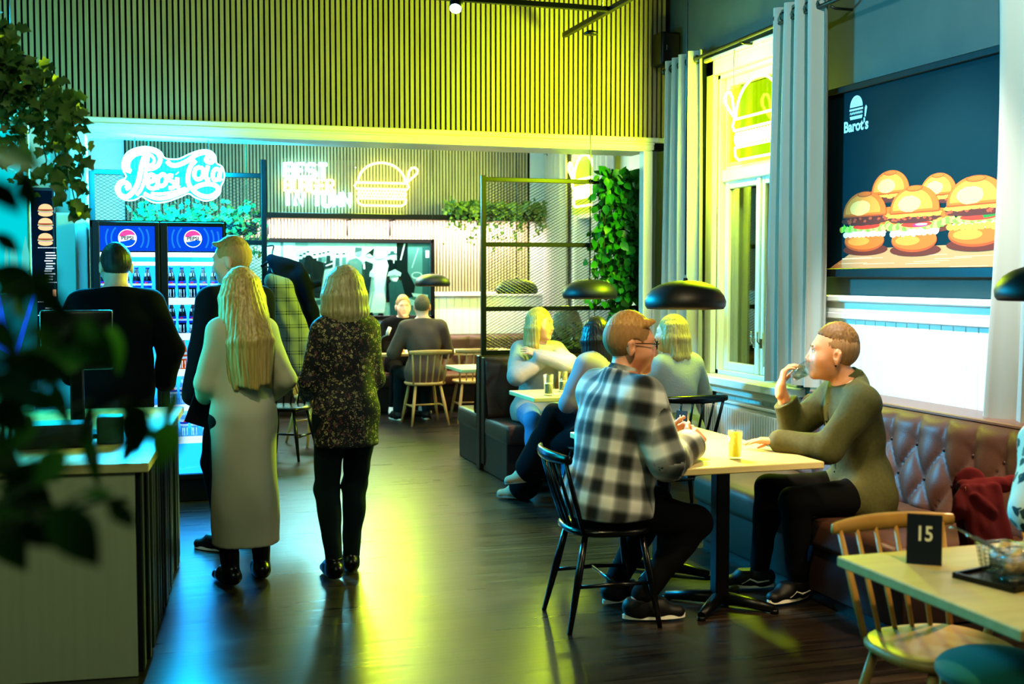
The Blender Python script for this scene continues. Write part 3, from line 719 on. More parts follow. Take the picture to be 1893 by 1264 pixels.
# annex shell
mb = MB(); mb.box((-3.2, 14.485, 0), (5.4, 14.8, 3.4), 1); mb.box((-.12, 14.478, 1.38), (4.8, 14.486, 3.34), 2); slats(mb, -.1, 4.8, 1.385, 3.34, 14.46, d=.018, w=.0265, m=0)
boardsX = lambda mb, a0, a1, z0, z1, y: [mb.box((a0+i*.1+.0015, y, z0), (a0+(i+1)*.1-.0015, y+.02, z1), 3, bev=.003) for i in range(int((a1-a0)/.1))]
boardsX(mb, -1.2, 5.1, .1, 1.33, 14.465); mb.box((-1.2, 14.43, 1.33), (5.1, 14.486, 1.385), 3, bev=.008)
struct('wall_far', mb, [MATS['slat_oak'], MATS['pale_wall'], MATS['felt_black'], W])
mb = MB(); AY0, AY1 = 12.75, 13.55
mb.box((5.1, 9.28, 0), (5.4, AY0, 3.4)); mb.box((5.1, AY1, 0), (5.4, 14.5, 3.4)); mb.box((5.1, AY0, 0), (5.4, AY1, .86)); mb.box((5.1, AY0, 3.0), (5.4, AY1, 3.4)); struct('wall_annex_right', mb, MATS['pale_wall'])
mb = MB(); mb.box((-1.35, 9.28, 0), (-1.2, 14.5, 3.4)); struct('wall_annex_left', mb, MATS['pale_wall'])
w2 = thing('window_2', None, None, (5.1, 13.15, .86)); tag(w2, kind='structure'); mb = MB()
mb.box((5.06, AY0-.1, .86), (5.11, AY0, 3.1), bev=.005); mb.box((5.06, AY1, .86), (5.11, AY1+.1, 3.1), bev=.005); mb.box((5.06, AY0, 3.0), (5.11, AY1, 3.1), bev=.005); mb.box((5.11, AY0, 2.28), (5.36, AY1, 2.36)); mb.box((5.2, 13.12, .9), (5.25, 13.18, 2.3)); mb.box((5.02, AY0-.12, .8), (5.36, AY1+.12, .86), bev=.006)
part('window_frame', mb, W, w2, True)
mb = MB(); mb.box((5.25, AY0, .86), (5.256, AY1, 3.0)); part('pane', mb, MATS['window_glass'], w2, True)

# ------------------------------------------------------------------ curtains and rods
def curtain(name, label, x, y0, y1, z0, z1, folds, amp=.05, group=None, bulge=0):
    mb = MB(); n = folds*10; v = []
    for j in range(9):
        tz = j/8; z = z0+(z1-z0)*tz
        for i in range(n+1):
            t = i/n; a = amp*(1-.25*tz)
            v.append((x+a*math.sin(2*PI*folds*t)+.012*math.sin(5*t+3*tz), y0+(y1-y0)*t+.02*math.sin(4*PI*folds*t)*(1-tz)-bulge*math.sin(PI*tz)*t, z))
    f = [(j*(n+1)+i, j*(n+1)+i+1, (j+1)*(n+1)+i+1, (j+1)*(n+1)+i) for j in range(8) for i in range(n)]
    root = thing(name, label, 'curtain', (x, (y0+y1)/2, z0), group=group)
    mb.add(v, f, 0, True); part('fabric', mb, MATS['curtain'], root, True)
    for i in range(folds*2):
        mb = MB(); yy = y0+(y1-y0)*(i+.25+.25)/(folds*2); mb.tube([(x+.028*math.cos(a), yy, z1-.07+.028*math.sin(a)) for a in [q*PI/5 for q in range(10)]], .006, 6, closed=True)
        part('eyelet', mb, MATS['rod_metal'], root, True)
curtain('curtain', 'pale curtain gathered left of the neon burger window by the slatted wall', 4.0, 8.07, 8.64, .12, 3.27, 4, .055)
curtain('curtain', 'pale curtain between the neon burger window and the burger poster', 4.0, 6.38, 6.98, .9, 3.33, 4, .055)
curtain('curtain', 'cream curtain at right frame edge covering the end of the burger poster', 3.98, 4.15, 4.86, .9, 3.35, 3, .045, bulge=.05)
curtain('curtain', 'pale curtain in the far room nearest the far slatted wall', 4.97, 13.62, 14.35, .2, 3.2, 5, .05)
curtain('curtain', 'pale curtain in the far room right of the far neon window', 4.97, 12.1, 12.68, .2, 3.2, 4, .05)
r = thing('curtain_rod', 'long metal curtain rod above the neon burger window', 'curtain rod', (4.02, 7.4, 3.2)); mb = MB(); mb.cyl((4.0, 4.1, 3.27), (4.0, 8.66, 3.2), .013); part('pole', mb, MATS['rod_metal'], r, True)
mb = MB(); mb.ball((4.0, 8.68, 3.2), .025); part('finial', mb, MATS['rod_metal'], r, True)
for yy in (6.32, 7.45, 8.64): 
    mb = MB(); mb.tube([(4.15, yy, 3.2), (4.03, yy, 3.2), (4.0, yy, 3.21)], .009, 8); part('bracket', mb, MATS['rod_metal'], r, True)

# ------------------------------------------------------------------ benches
def tufted(mb, u0, u1, z0, z1, fx, du=.21, rows=3, depth=.05, m=0, mbtn=1, lean=.0, nu=None):
    """fx(u, z, d) -> world point, d = outward bulge"""
    nu = nu or int((u1-u0)/.0175); nz = 34; dz = (z1-z0)/rows; v = []; zt = z1-dz*.95
    B = [(u0+(i+(.5 if r % 2 else 0))*du, zt-r*dz) for r in range(rows) for i in range(int((u1-u0)/du)+2)]; B = [b for b in B if u0+.01 < b[0] < u1-.01 and b[1] > z0+.02]
    for j in range(nz+1):
        z = z0+(z1-z0)*j/nz
        for i in range(nu+1):
            u = u0+(u1-u0)*i/nu; a = (u-u0)/du+(z-zt)/(2*dz); b_ = (u-u0)/du-(z-zt)/(2*dz)
            pil = (abs(math.sin(PI*a)*math.sin(PI*b_)))**.42; ple = abs(math.sin(PI*(u-u0)/du))**.4*.9+.1
            k_ = max(0, min(1, (z-zt)/(dz*.45))); h_ = pil*(1-k_)+ple*k_
            edge = math.sqrt(max(0, min(1, (z1-z)/.05)*min(1, (z-z0)/.04)))
            v.append(fx(u, z, depth*(.25+.75*h_)*edge))
    mb.add(v, [(j*(nu+1)+i, j*(nu+1)+i+1, (j+1)*(nu+1)+i+1, (j+1)*(nu+1)+i) for j in range(nz) for i in range(nu)], m, True)
    for (u, z) in B: p = fx(u, z, depth*.25+.004); mb.ball(p, .011, mbtn, 8)
LE = [MATS['leather'], MATS['leather_dark'], MATS['dark_wood']]
b = thing('bench', 'long brown buttoned leather bench along the right wall under the poster', 'bench', (3.5, 5.3, 0))
mb = MB(); mb.box((3.16, 4.3, 0), (4.1, 6.27, .08), 2); mb.box((3.12, 4.3, .06), (3.75, 6.27, .30), 1, bev=.01); part('base', mb, LE, b, True)
mb = MB(); mb.box((3.09, 4.3, .28), (3.78, 6.28, .43), 0, bev=.04); part('seat', mb, LE, b, True)
mb = MB(); mb.box((3.86, 4.3, .3), (4.11, 6.28, .885), 1, bev=.012); tufted(mb, 4.3, 6.28, .4, .885, lambda u, z, d: (3.865-.10*(1-(z-.4)/.485)-d, u, z), du=.215, rows=3, depth=.055); part('backrest', mb, LE, b, True)
mb = MB(); mb.box((3.87, 4.3, .885), (4.12, 6.29, .905), 2, bev=.005); part('ledge', mb, [LE[0], LE[1], mat('ledge_wood', '#7a5a4c', .4)], b, True)
b = thing('bench', 'far brown buttoned leather bench along the back wall under the old photograph', 'bench', (3, 13.9, 0))
mb = MB(); mb.box((1.2, 13.55, 0), (4.85, 14.1, .30), 1, bev=.01); part('base', mb, LE, b, True)
mb = MB(); mb.box((1.2, 13.5, .29), (4.85, 14.12, .43), 0, bev=.035); part('seat', mb, LE, b, True)
mb = MB(); mb.box((1.2, 14.17, .3), (4.85, 14.43, .86), 1, bev=.012); tufted(mb, 1.2, 4.85, .42, .86, lambda u, z, d: (u, 14.17-.06*(1-(z-.42)/.44)-d, z), du=.27, rows=2, depth=.06, nu=200); part('backrest', mb, LE, b, True)
def booth(label, x0, x1, yb, sgn):
    b = thing('bench', label, 'bench', ((x0+x1)/2, yb, 0)); Y = lambda d: yb-sgn*d
    mb = MB(); mb.box((x0+.01, Y(.05), 0), (x1, Y(.70), .3), 1, bev=.008); part('base', mb, LE, b, True)
    mb = MB(); mb.box((x0, Y(.1), .29), (x1, Y(.735), .445), 0, bev=.035); part('seat', mb, LE, b, True)
    mb = MB(); mb.box((x0, Y(.0), .05), (x1, Y(.1), .93), 1, bev=.012); tufted(mb, x0+.005, x1, .43, .925, lambda u, z, d: (u, Y(.1+.05*(1-(z-.43)/.5)+d), z), du=.36, rows=2, depth=.06, nu=110); part('backrest', mb, LE, b, True)
booth('brown leather booth seat in front of the mesh screen holding the smiling woman', 2.67, 3.94, 9.33, 1)
booth('brown leather booth seat behind the mesh screen, back to back with the nearer one', 2.69, 4.9, 9.42, -1)
mb = MB(); mb.box((2.66, 9.33, 0), (4.1, 9.42, .94), bev=.006); tag(part('booth_divider', mb, MATS['dark_wood']), 'dark narrow divider board between the two back to back booth seats', 'divider')

# ------------------------------------------------------------------ mesh screens
def expanded(mb, x0, x1, z0, z1, y, cw=.045, ch=.0125, w=.0017, m=0):
    nx = int((x1-x0)/(cw/2)); nz = int((z1-z0)/ch)
    for j in range(nz):
        zc = z0+(j+.5)*ch
        for s in (1, -1):
            v = []
            for i in range(nx+1):
                z = zc+s*ch*.5*(1 if (i+j) % 2 else -1) if True else zc
                for a, b_ in ((0, -w), (0, w)): v.append((x0+i*cw/2, y+(.004 if b_ > 0 else -.004), z+b_))
            if s == 1: mb.add(v, [(2*i, 2*i+2, 2*i+3, 2*i+1) for i in range(nx)], m)
BM = MATS['black_metal']
def screen(label, posts, bars, panels, y):
    r = thing('mesh_screen', label, 'screen', (posts[0][0], y, 0))
    for (x, z0, z1) in posts: mb = MB(); mb.box((x-.02, y-.02, z0), (x+.02, y+.02, z1), bev=.003); part('post', mb, BM, r, True)
    for (x0, x1, z) in bars: mb = MB(); mb.box((x0, y-.018, z-.018), (x1, y+.018, z+.018), bev=.003); part('crossbar', mb, BM, r, True)
    mb = MB()
    for (x0, x1, z0, z1) in panels: expanded(mb, x0, x1, z0, z1, y)
    part('mesh_panel', mb, BM, r, True)
screen('tall black expanded mesh screen above the booth seats, hung with leaves', [(2.71, .94, 2.41), (4.09, .94, 2.36)], [(2.71, 4.09, 2.38), (2.71, 4.09, 1.85), (2.71, 4.09, 1.32), (2.71, 4.09, .96)], [(2.73, 4.07, .98, 2.36)], 9.375)
screen('black expanded mesh screen behind the drinks fridge', [(-.31, 0, 2.37), (.945, 0, 2.49)], [(-.31, .945, 2.365), (-.31, .945, 1.85), (-.31, .945, 1.32)], [(-.29, .925, 1.0, 2.35)], 9.4)
# ------------------------------------------------------------------ tables
def table(label, x0, x1, y0, y1, bases, group=None, top=.74):
    t = thing('table', label, 'table', ((x0+x1)/2, (y0+y1)/2, 0), group=group)
    mb = MB(); mb.box((x0, y0, top-.032), (x1, y1, top), bev=.004); part('tabletop', mb, MATS['birch'], t, True)
    for (bx, by) in bases:
        mb = MB(); mb.box((bx-.035, by-.035, .03), (bx+.035, by+.035, top-.035), bev=.006); mb.box((bx-.16, by-.16, top-.045), (bx+.16, by+.16, top-.034)); c = part('column', mb, MATS['black_metal'], t, True)
        mb = MB()
        for a in range(4):
            q = PI/4+a*PI/2; e = (bx+.27*math.cos(q), by+.27*math.sin(q)); mb.tube([(bx, by, .045), (bx+.15*math.cos(q), by+.15*math.sin(q), .036), (e[0], e[1], .022)], [.034, .028, .02], 8); mb.cyl((e[0], e[1], 0), (e[0], e[1], .02), .02)
        part('foot_cross', mb, MATS['black_metal'], t, True)
table('pale wooden table between the checked shirt man and the olive shirt man', 2.25, 3.01, 4.75, 6.08, [(2.66, 5.1), (2.66, 5.78)])
table('pale wooden table with cola glasses in front of the smiling woman', 2.632, 3.9, 7.84, 8.42, [(3.2, 8.13)])
table('pale wooden table at the far wall between the two far men', 2.5, 4.1, 12.72, 13.36, [(2.9, 13.05), (3.8, 13.05)])
table('pale wooden table showing its corner behind the booth divider', 2.8, 4.0, 10.4, 11.0, [(3.4, 10.75)])
table('pale wooden table with number 15 sign at right frame edge', 2.03, 3.2, 2.33, 3.13, [(2.5, 2.72)])

# ------------------------------------------------------------------ spindle chairs
def chair(label, mats_, loc, rz):
    wood = mats_; t = thing('spindle_chair', label, 'chair', loc, rz)
    mb = MB(); n = 28; prof = [(0, .425), (.93, .425), (1, .437), (1, .45), (.95, .46), (.6, .452), (0, .447)]; v = []; f = []
    for (r, z) in prof:
        for k in range(n):
            a = 2*PI*k/n; cx, sy = math.cos(a), math.sin(a); ex = .215*math.copysign(abs(cx)**.75, cx); ey = .205*math.copysign(abs(sy)**.75, sy); v.append((r*ex, r*ey, z))
    for i in range(len(prof)-1):
        for k in range(n): q = (k+1) % n; f.append((i*n+k, i*n+q, (i+1)*n+q, (i+1)*n+k))
    mb.add(v, f, 0, True); part('seat', mb, wood, t)
    for sx in (-1, 1):
        for sy in (-1, 1):
            a = Vector((sx*.135, sy*.135, .43)); b_ = Vector((sx*.205, sy*.2+(-.03 if sy < 0 else .0), 0)); mb = MB(); mb.tube([a, a.lerp(b_, .45), b_], [.014, .0185, .011], 10); part('leg', mb, wood, t)
    mb = MB()
    for sx in (-1, 1): mb.tube([(sx*.17, -.178, .2), (sx*.176, 0, .205), (sx*.17, .17, .2)], [.008, .011, .008], 8)
    mb.tube([(-.175, 0, .205), (0, 0, .205), (.175, 0, .205)], [.008, .011, .008], 8); part('stretcher', mb, wood, t)
    for i in range(6):
        x = (-2.5+i)/2.5; a = Vector((x*.165, -.175+.02*x*x, .445)); b_ = Vector((x*.2, -.285+.035*x*x, .775)); mb = MB(); k = 1.35 if abs(x) > .9 else 1
        mb.tube([a, a.lerp(b_, .4), b_], [.0075*k, .0095*k, .007*k], 8); part('spindle', mb, wood, t)
    mb = MB(); v = []; m_ = 16
    for i in range(m_+1):
        x = -1+2*i/m_; y = -.288+.05*x*x; hh = .034*(1-.35*x*x); th = .015*(1-.3*abs(x)**3)
        for k in range(8):
            a = 2*PI*k/8; v.append((x*.235, y+th*math.cos(a), .785+hh*math.sin(a)*.85))
    f = [(i*8+k, i*8+(k+1) % 8, (i+1)*8+(k+1) % 8, (i+1)*8+k) for i in range(m_) for k in range(8)]+[tuple(range(7, -1, -1)), tuple(range(m_*8, m_*8+8))]
    mb.add(v, f, 0, True); part('top_rail', mb, wood, t); return t
ch = chair('black spindle-back chair under the man in the checked shirt', MATS['black_lacquer'], (2.05, 5.08, 0), -PI/2-.05)
dup(ch, (3.49, 7.3, 0), .02, 'black spindle-back chair under the woman in the pale sweater near the radiator')
dup(ch, (2.95, 7.38, 0), .35, 'black spindle-back chair under the dark haired woman with crossed legs')
dup(ch, (1.22, 10.45, 0), 2.6, 'black spindle-back chair in the far room behind the standing women')
cw = chair('wooden spindle-back chair under the man in the brown T-shirt', MATS['chair_wood'], (2.93, 12.42, 0), 0.04)
dup(cw, (3.48, 12.5, 0), -.05, 'empty wooden spindle-back chair at the far table')
dup(cw, (2.36, 3.06, 0), PI+.03, 'empty wooden spindle-back chair tucked under the table with number 15 sign')
dup(cw, (3.21, 3.50, 0), PI, 'wooden spindle-back chair hung with a red jacket at right frame edge')
dup(cw, (1.62, 11.3, 0), -1.2, 'wooden spindle-back chair in the far room behind the floral blouse')

# ------------------------------------------------------------------ pendant lamps, track, spotlight, speaker
PEN = 85
def pendant(label, x, y, zb, ztop, en=1.0):
    t = thing('pendant_lamp', label, 'lamp', (x, y, zb), group='black dome pendant lamps')
    R = .203; prof = [(.015, .142), (.05, .140), (.095, .132), (.135, .118), (.17, .096), (.193, .066), (R, .038), (.2, .014), (.19, 0), (.184, .003), (.19, .03), (.183, .06), (.15, .09), (.09, .118), (.015, .128)]
    mb = MB(); mb.lathe(prof, 40); mb.cyl((0, 0, .135), (0, 0, .155), .014, .01); part('shade', mb, MATS['lamp_black'], t)
    mb = MB(); mb.cyl((0, 0, .17), (0, 0, ztop-zb), .0035, seg=6); part('cable', mb, MATS['black_plastic'], t)
    mb = MB(); mb.ball((0, 0, .035), .034, seg=14); part('bulb', mb, glow('bulb_warm', '#ffe2b0', 14), t)
    mb = MB(); mb.lathe([(0, 0), (.05, .0), (.055, .012), (.02, .03), (0, .03)], 20, c=(0, 0, ztop-zb-.03)); part('ceiling_cap', mb, MATS['black_plastic'], t)
    l = bpy.data.lights.new('pendant_bulb', 'SPOT'); l.energy = PEN*en; l.color = (1, .74, .42); l.spot_size = 2.35; l.spot_blend = .6; l.shadow_soft_size = .05
    o = bpy.data.objects.new('pendant_bulb', l); COL.objects.link(o); o.parent = t; o.location = (0, 0, -.005); return l
PL = [pendant('black dome pendant lamp over the two men at the front table', 2.62, 5.42, 1.43, 4.15), pendant('black dome pendant lamp over the smiling woman in front of the mesh screen', 3.17, 8.15, 1.425, 3.37, .5),
      pendant('black dome pendant lamp seen through the mesh screen', 3.47, 10.85, 1.42, 3.35), pendant('black dome pendant lamp in the far room by the old photograph', 3.2, 13.15, 1.47, 3.35), pendant('black dome pendant lamp cut by the right frame edge', 3.37, 3.76, 1.50, 4.15)]
t = thing('track_rail', 'black ceiling track rail with a branch above the slatted wall', 'track', (3.16, 7.8, 3.4)); mb = MB()
mb.box((3.14, 5.6, 3.42), (3.18, 8.68, 3.455), bev=.003); part('rail', mb, MATS['black_metal'], t, True); mb = MB(); mb.box((.5, 7.74, 3.42), (3.15, 7.78, 3.455), bev=.003); part('branch', mb, MATS['black_metal'], t, True)
for xx, yy in ((3.16, 7.9), (1.2, 7.76)): mb = MB(); mb.cyl((xx, yy, 3.45), (xx, yy, 4.15), .006); part('hanger', mb, MATS['steel'], t, True)
t = thing('spotlight', 'small black cylinder spotlight lit bluish white under the ceiling', 'lamp', (1.99, 7.5, 3.4)); mb = MB(); mb.tube([(2.0, 7.5, 4.15), (2.0, 7.5, 3.43)], .012); part('stem', mb, MATS['black_metal'], t, True)
ax = Vector((-.25, -.5, -.75)).normalized(); c0 = Vector((2.0, 7.5, 3.4)); mb = MB(); mb.cyl(c0, c0+ax*.13, .042, .042, 20); part('housing', mb, MATS['black_metal'], t, True)
mb = MB(); mb.cyl(c0+ax*.125, c0+ax*.134, .037, .037, 20); part('lens', mb, glow('spot_lens', '#d8ecff', 30), t, True)
t = thing('speaker', 'black wall speaker in the corner above the curtain', 'speaker', (4.07, 8.78, 3.26)); mb = MB(); mb.box((3.97, 8.68, 3.26), (4.14, 8.86, 3.52), bev=.02); part('cabinet', mb, MATS['black_plastic'], t, True)
mb = MB(); mb.box((3.985, 8.672, 3.275), (4.125, 8.684, 3.505), bev=.004); part('grille', mb, mat('grille_black', '#050505', .8), t, True); mb = MB(); mb.box((4.01, 8.668, 3.37), (4.016, 8.672, 3.41)); part('badge', mb, MATS['steel'], t, True)

# ------------------------------------------------------------------ neon signs
def burger_tubes(mb, M, s=1.0, r=.009, m=0):
    """neon outline burger about 1 wide in its own units"""
    T = lambda pts, closed=False: mb.tube([M @ Vector((x*s, y*s, 0)) for x, y in pts], r, 8, m, closed)
    dome = [(-.43+.0*i, .06) for i in range(1)]+[(-.43*math.cos(a), .06+.36*math.sin(a)) for a in [PI*i/18 for i in range(1, 18)]]+[(.43, .06)]
    T(dome); T([(-.46, .06), (.46, .06)]); T([(-.46, .06), (-.49, .0), (-.46, -.05), (.46, -.05), (.49, 0), (.46, .06)])
    T([(-.44+.88*i/32, -.11+.028*(1 if i % 2 else -1)) for i in range(33)]); T([(-.44+.88*i/32, -.165+.028*(-1 if i % 2 else 1)) for i in range(33)])
    T([(-.44, -.22), (.44, -.22)]); T([(-.44, -.22), (-.43, -.3), (-.36, -.345), (.36, -.345), (.43, -.3), (.44, -.22)])
    T([(.46, .08), (.5, .28), (.55, .34), (.61, .35), (.655, .31), (.65, .25), (.6, .2), (.46, .08)])
def text_tubes(mb, txt, x, z, hgt, wid, y, r, m):
    G = {'B': [[(0,0),(0,1),(.7,1),(.85,.85),(.85,.65),(.7,.52),(0,.52)],[(.7,.52),(.9,.38),(.9,.15),(.75,0),(0,0)]], 'E': [[(.85,0),(0,0),(0,1),(.85,1)],[(0,.52),(.7,.52)]], 'S': [[(0,.12),(.15,0),(.7,0),(.85,.14),(.85,.38),(.7,.5),(.15,.52),(0,.65),(0,.86),(.15,1),(.7,1),(.85,.88)]],
         'T': [[(0,1),(.9,1)],[(.45,1),(.45,0)]], 'U': [[(0,1),(0,.15),(.15,0),(.7,0),(.85,.15),(.85,1)]], 'R': [[(0,0),(0,1),(.7,1),(.85,.85),(.85,.62),(.7,.5),(0,.5)],[(.45,.5),(.88,0)]], 'G': [[(.85,.86),(.7,1),(.15,1),(0,.86),(0,.14),(.15,0),(.7,0),(.85,.14),(.85,.48),(.5,.48)]],
         'I': [[(.3,0),(.3,1)]], 'N': [[(0,0),(0,1),(.85,0),(.85,1)]], 'O': [[(.15,0),(.7,0),(.85,.15),(.85,.85),(.7,1),(.15,1),(0,.85),(0,.15),(.15,0)]], 'W': [[(0,1),(.22,0),(.45,.7),(.68,0),(.9,1)]], ' ': []}
    cw = wid/len(txt)
    for i, chh in enumerate(txt):
        for st in G[chh]: mb.tube([(x+cw*(i+p[0]*.86), y, z+hgt*p[1]) for p in st], r, 6, m)
t = thing('neon_sign', 'white and yellow neon text sign with burger outline on the far slatted wall', 'neon sign', (2.5, 14.38, 2.38))
mb = MB(); mb.box((1.65, 14.405, 2.39), (3.375, 14.413, 2.985), bev=.002); part('backing', mb, [MATS['acrylic_clear']], t, True)
mb = MB(); text_tubes(mb, 'BEST', 1.7, 2.765, .16, .53, 14.39, .022, 0); part('lettering', mb, NEON_W, t, True); mb = MB(); text_tubes(mb, 'IN', 1.7, 2.43, .16, .24, 14.39, .022, 0); part('lettering', mb, NEON_W, t, True); mb = MB(); text_tubes(mb, 'TOWN', 2.03, 2.43, .16, .48, 14.39, .022, 0); part('lettering', mb, NEON_W, t, True)
mb = MB(); text_tubes(mb, 'BURGER', 1.7, 2.6, .14, .6, 14.39, .016, 0); part('lettering', mb, NEON_Y, t, True)
mb = MB(); burger_tubes(mb, FRONT(2.87, 14.39, 2.68), .68, .011); part('burger_outline', mb, NEON_Y, t, True)
for xx in (2.55, 3.3): mb = MB(); mb.cyl((xx, 14.40, 2.9), (xx, 14.47, 2.9), .008); part('standoff', mb, MATS['steel'], t, True)
t = thing('neon_sign', 'yellow neon burger sign hanging in the near window', 'neon sign', (4.09, 7.3, 2.4))
mb = MB(); mb.box((4.09, 6.93, 2.38), (4.096, 7.80, 2.93)); part('backing', mb, MATS['acrylic_yellow'], t, True)
mirror = Matrix(((0,0,-1,4.075),(1,0,0,7.33),(0,1,0,2.66),(0,0,0,1)))
mb = MB(); burger_tubes(mb, mirror, .72, .0095); part('burger_outline', mb, NEON_Y, t, True)
for yy in (7.05, 7.7): mb = MB(); mb.cyl((4.09, yy, 2.92), (4.09, yy, 3.2), .003, seg=6); part('hanging_wire', mb, MATS['steel'], t, True)
t = thing('neon_sign', 'yellow neon burger sign in the far window behind the mesh screen', 'neon sign', (5.02, 13.15, 2.3))
mb = MB(); mb.box((5.035, 12.76, 2.32), (5.04, 13.56, 2.95)); part('backing', mb, MATS['acrylic_yellow'], t, True)
mb = MB(); burger_tubes(mb, Matrix(((0,0,-1,5.02),(1,0,0,13.12),(0,1,0,2.68),(0,0,0,1))), .78, .014); part('burger_outline', mb, NEON_Y, t, True)

# script sign over the fridge: strokes measured on the photograph, in a plane above the fridge
t = thing('neon_sign', 'white and cyan neon script cola sign above the drinks fridge', 'neon sign', (.24, 8.78, 2.1))
def S(pts, y=8.74): return [tuple(at(200+a/8.23, 260+b/8.23, 'Y', y)) for a, b in pts]
def smooth(pts, n=6):
    P = [Vector(p) for p in pts]; P = [P[0]*2-P[1]]+P+[P[-1]*2-P[-2]]; out = []
    for i in range(1, len(P)-2):
        for k in range(n):
            q = k/n; a, b_, c_, d_ = P[i-1], P[i], P[i+1], P[i+2]
            out.append(.5*((2*b_)+(c_-a)*q+(2*a-5*b_+4*c_-d_)*q*q+(3*b_-a-3*c_+d_)*q**3))
    return out+[P[-2]]
outline = [(90,720),(150,620),(240,580),(260,530),(220,460),(200,350),(260,200),(380,120),(550,85),(700,110),(800,170),(860,260),(1000,280),(1100,265),(1250,195),(1420,140),(1560,150),(1640,230),(1660,340),(1740,390),(1780,500),(1770,600),(1730,690),(1710,800),(1620,890),(1480,920),(1330,870),(1230,810),(1100,860),(900,930),(720,950),(580,900),(500,850),(400,905),(260,910),(140,840)]
op = smooth(S(outline+[outline[0]], 8.765), 4)[:-1]; mb = MB(); nn = len(op); mb.add([tuple(p) for p in op]+[(p[0], p[1]+.006, p[2]) for p in op], [tuple(range(nn)), tuple(range(2*nn-1, nn-1, -1))]+[(i, i+nn, (i+1) % nn+nn, (i+1) % nn) for i in range(nn)])
part('backing', mb, MATS['acrylic_cyan'], t, True)
ST = [([(350,470),(270,430),(270,320),(340,220),(470,150),(620,140),(740,180),(790,270),(760,370),(680,420),(600,430)], .0125), ([(560,230),(520,330),(490,480),(450,650),(380,770),(290,850),(190,830),(150,740),(190,650),(270,640),(320,700),(260,730)], .0135), ([(610,240),(580,420),(550,600),(500,740),(430,830)], .009), ([(340,470),(310,400),(330,300),(420,220),(540,200),(650,220),(700,290),(680,350),(620,380)], .008),
      ([(600,640),(690,600),(690,530),(630,520),(600,600),(610,700),(690,730),(740,690)], .0115), ([(760,520),(750,640),(740,740)], .0115), ([(760,560),(830,510),(880,560),(870,650),(810,690),(760,670)], .0115), ([(990,540),(930,530),(920,590),(1000,640),(990,710),(920,720)], .0115), ([(1050,560),(1050,690),(1090,720)], .0115), ([(1045,490),(1055,500)], .012),
      ([(890,310),(960,370),(1060,370),(1200,310),(1330,220),(1460,180),(1570,210),(1610,280),(1560,330),(1490,300),(1520,240),(1580,250)], .0125), ([(1330,300),(1260,380),(1220,500),(1220,640),(1280,740),(1400,830),(1530,850),(1640,800),(1670,720),(1600,670),(1480,660),(1370,690),(1320,720)], .0125), ([(1400,400),(1330,430),(1310,530),(1360,590),(1430,550),(1440,440),(1400,400)], .0115), ([(1520,380),(1490,500),(1500,590),(1550,590)], .0115), ([(1680,430),(1620,440),(1590,530),(1620,600),(1690,560),(1710,430),(1690,560),(1720,610)], .0115),
      ([(540,800),(640,850),(780,880),(950,850),(1110,790),(1220,740)], .011), ([(650,800),(800,810),(1000,780),(1180,720)], .008)]
mb = MB()
for pts, r_ in ST: q = smooth(S(pts), 5); mb.tube(q, r_*1.3, 8)
part('lettering', mb, NEON_P, t, True)
mb = MB(); mb.tube(smooth(S([(a*.985+14, b*.985+8) for a, b in outline+[outline[0]]], 8.745), 4), .005, 6); part('contour_tube', mb, NEON_P, t, True)
for xx in (0.0, .5): mb = MB(); mb.cyl((xx, 8.77, 2.42), (xx, 8.83, 2.56), .003, seg=6); part('hanging_wire', mb, MATS['steel'], t, True)

# ------------------------------------------------------------------ drinks fridge
fr = thing('drinks_fridge', 'black double-door cola fridge glowing blue, full of bottles', 'fridge', (.15, 8.85, 0)); FX0, FX1, FY0, FY1 = -.305, .603, 8.58, 9.26
BL = MATS['black_plastic']; mb = MB()
mb.box((FX0, FY0+.04, 0), (FX1, FY1, .17), bev=.006); mb.box((FX0, FY0+.05, .17), (FX0+.04, FY1, 1.97)); mb.box((FX1-.04, FY0+.05, .17), (FX1, FY1, 1.97)); mb.box((FX0, FY0+.05, 1.93), (FX1, FY1, 1.975)); mb.box((FX0, FY1-.04, .17), (FX1, FY1, 1.95)); mb.box((.135, FY0+.06, .17), (.195, FY0+.12, 1.95)); part('cabinet', mb, BL, fr, True)
mb = MB(); mb.box((FX0+.04, FY1-.06, .17), (FX1-.04, FY1-.045, 1.76)); mb.box((FX0+.042, FY0+.1, .17), (FX0+.046, FY1-.05, 1.76)); mb.box((FX1-.046, FY0+.1, .17), (FX1-.042, FY1-.05, 1.76)); mb.box((FX0+.04, FY0+.1, .165), (FX1-.04, FY1-.05, .172)); part('lit_interior', mb, glow('fridge_blue', '#28a8ff', 2.2), fr, True)
SZ = [1.435, 1.185, .93, .68, .45]
for i, (z, nm) in enumerate(zip(SZ, 'abcde')):
    mb = MB(); mb.box((FX0+.045, FY0+.12, z-.012), (FX1-.045, FY1-.06, z)); sh = part('shelf', mb, mat('shelf_white', '#cfe6f2', .4), fr, True)
    mb = MB()
    for (a, b_) in ((-.25, .125), (.205, .585)): mb.box((a, FY0+.105, z-.045), (b_, FY0+.12, z+.004), bev=.002)
    p = part('price_strip', mb, glow('strip_white', '#d6f2ff', 1.5), fr, True); p.parent = sh
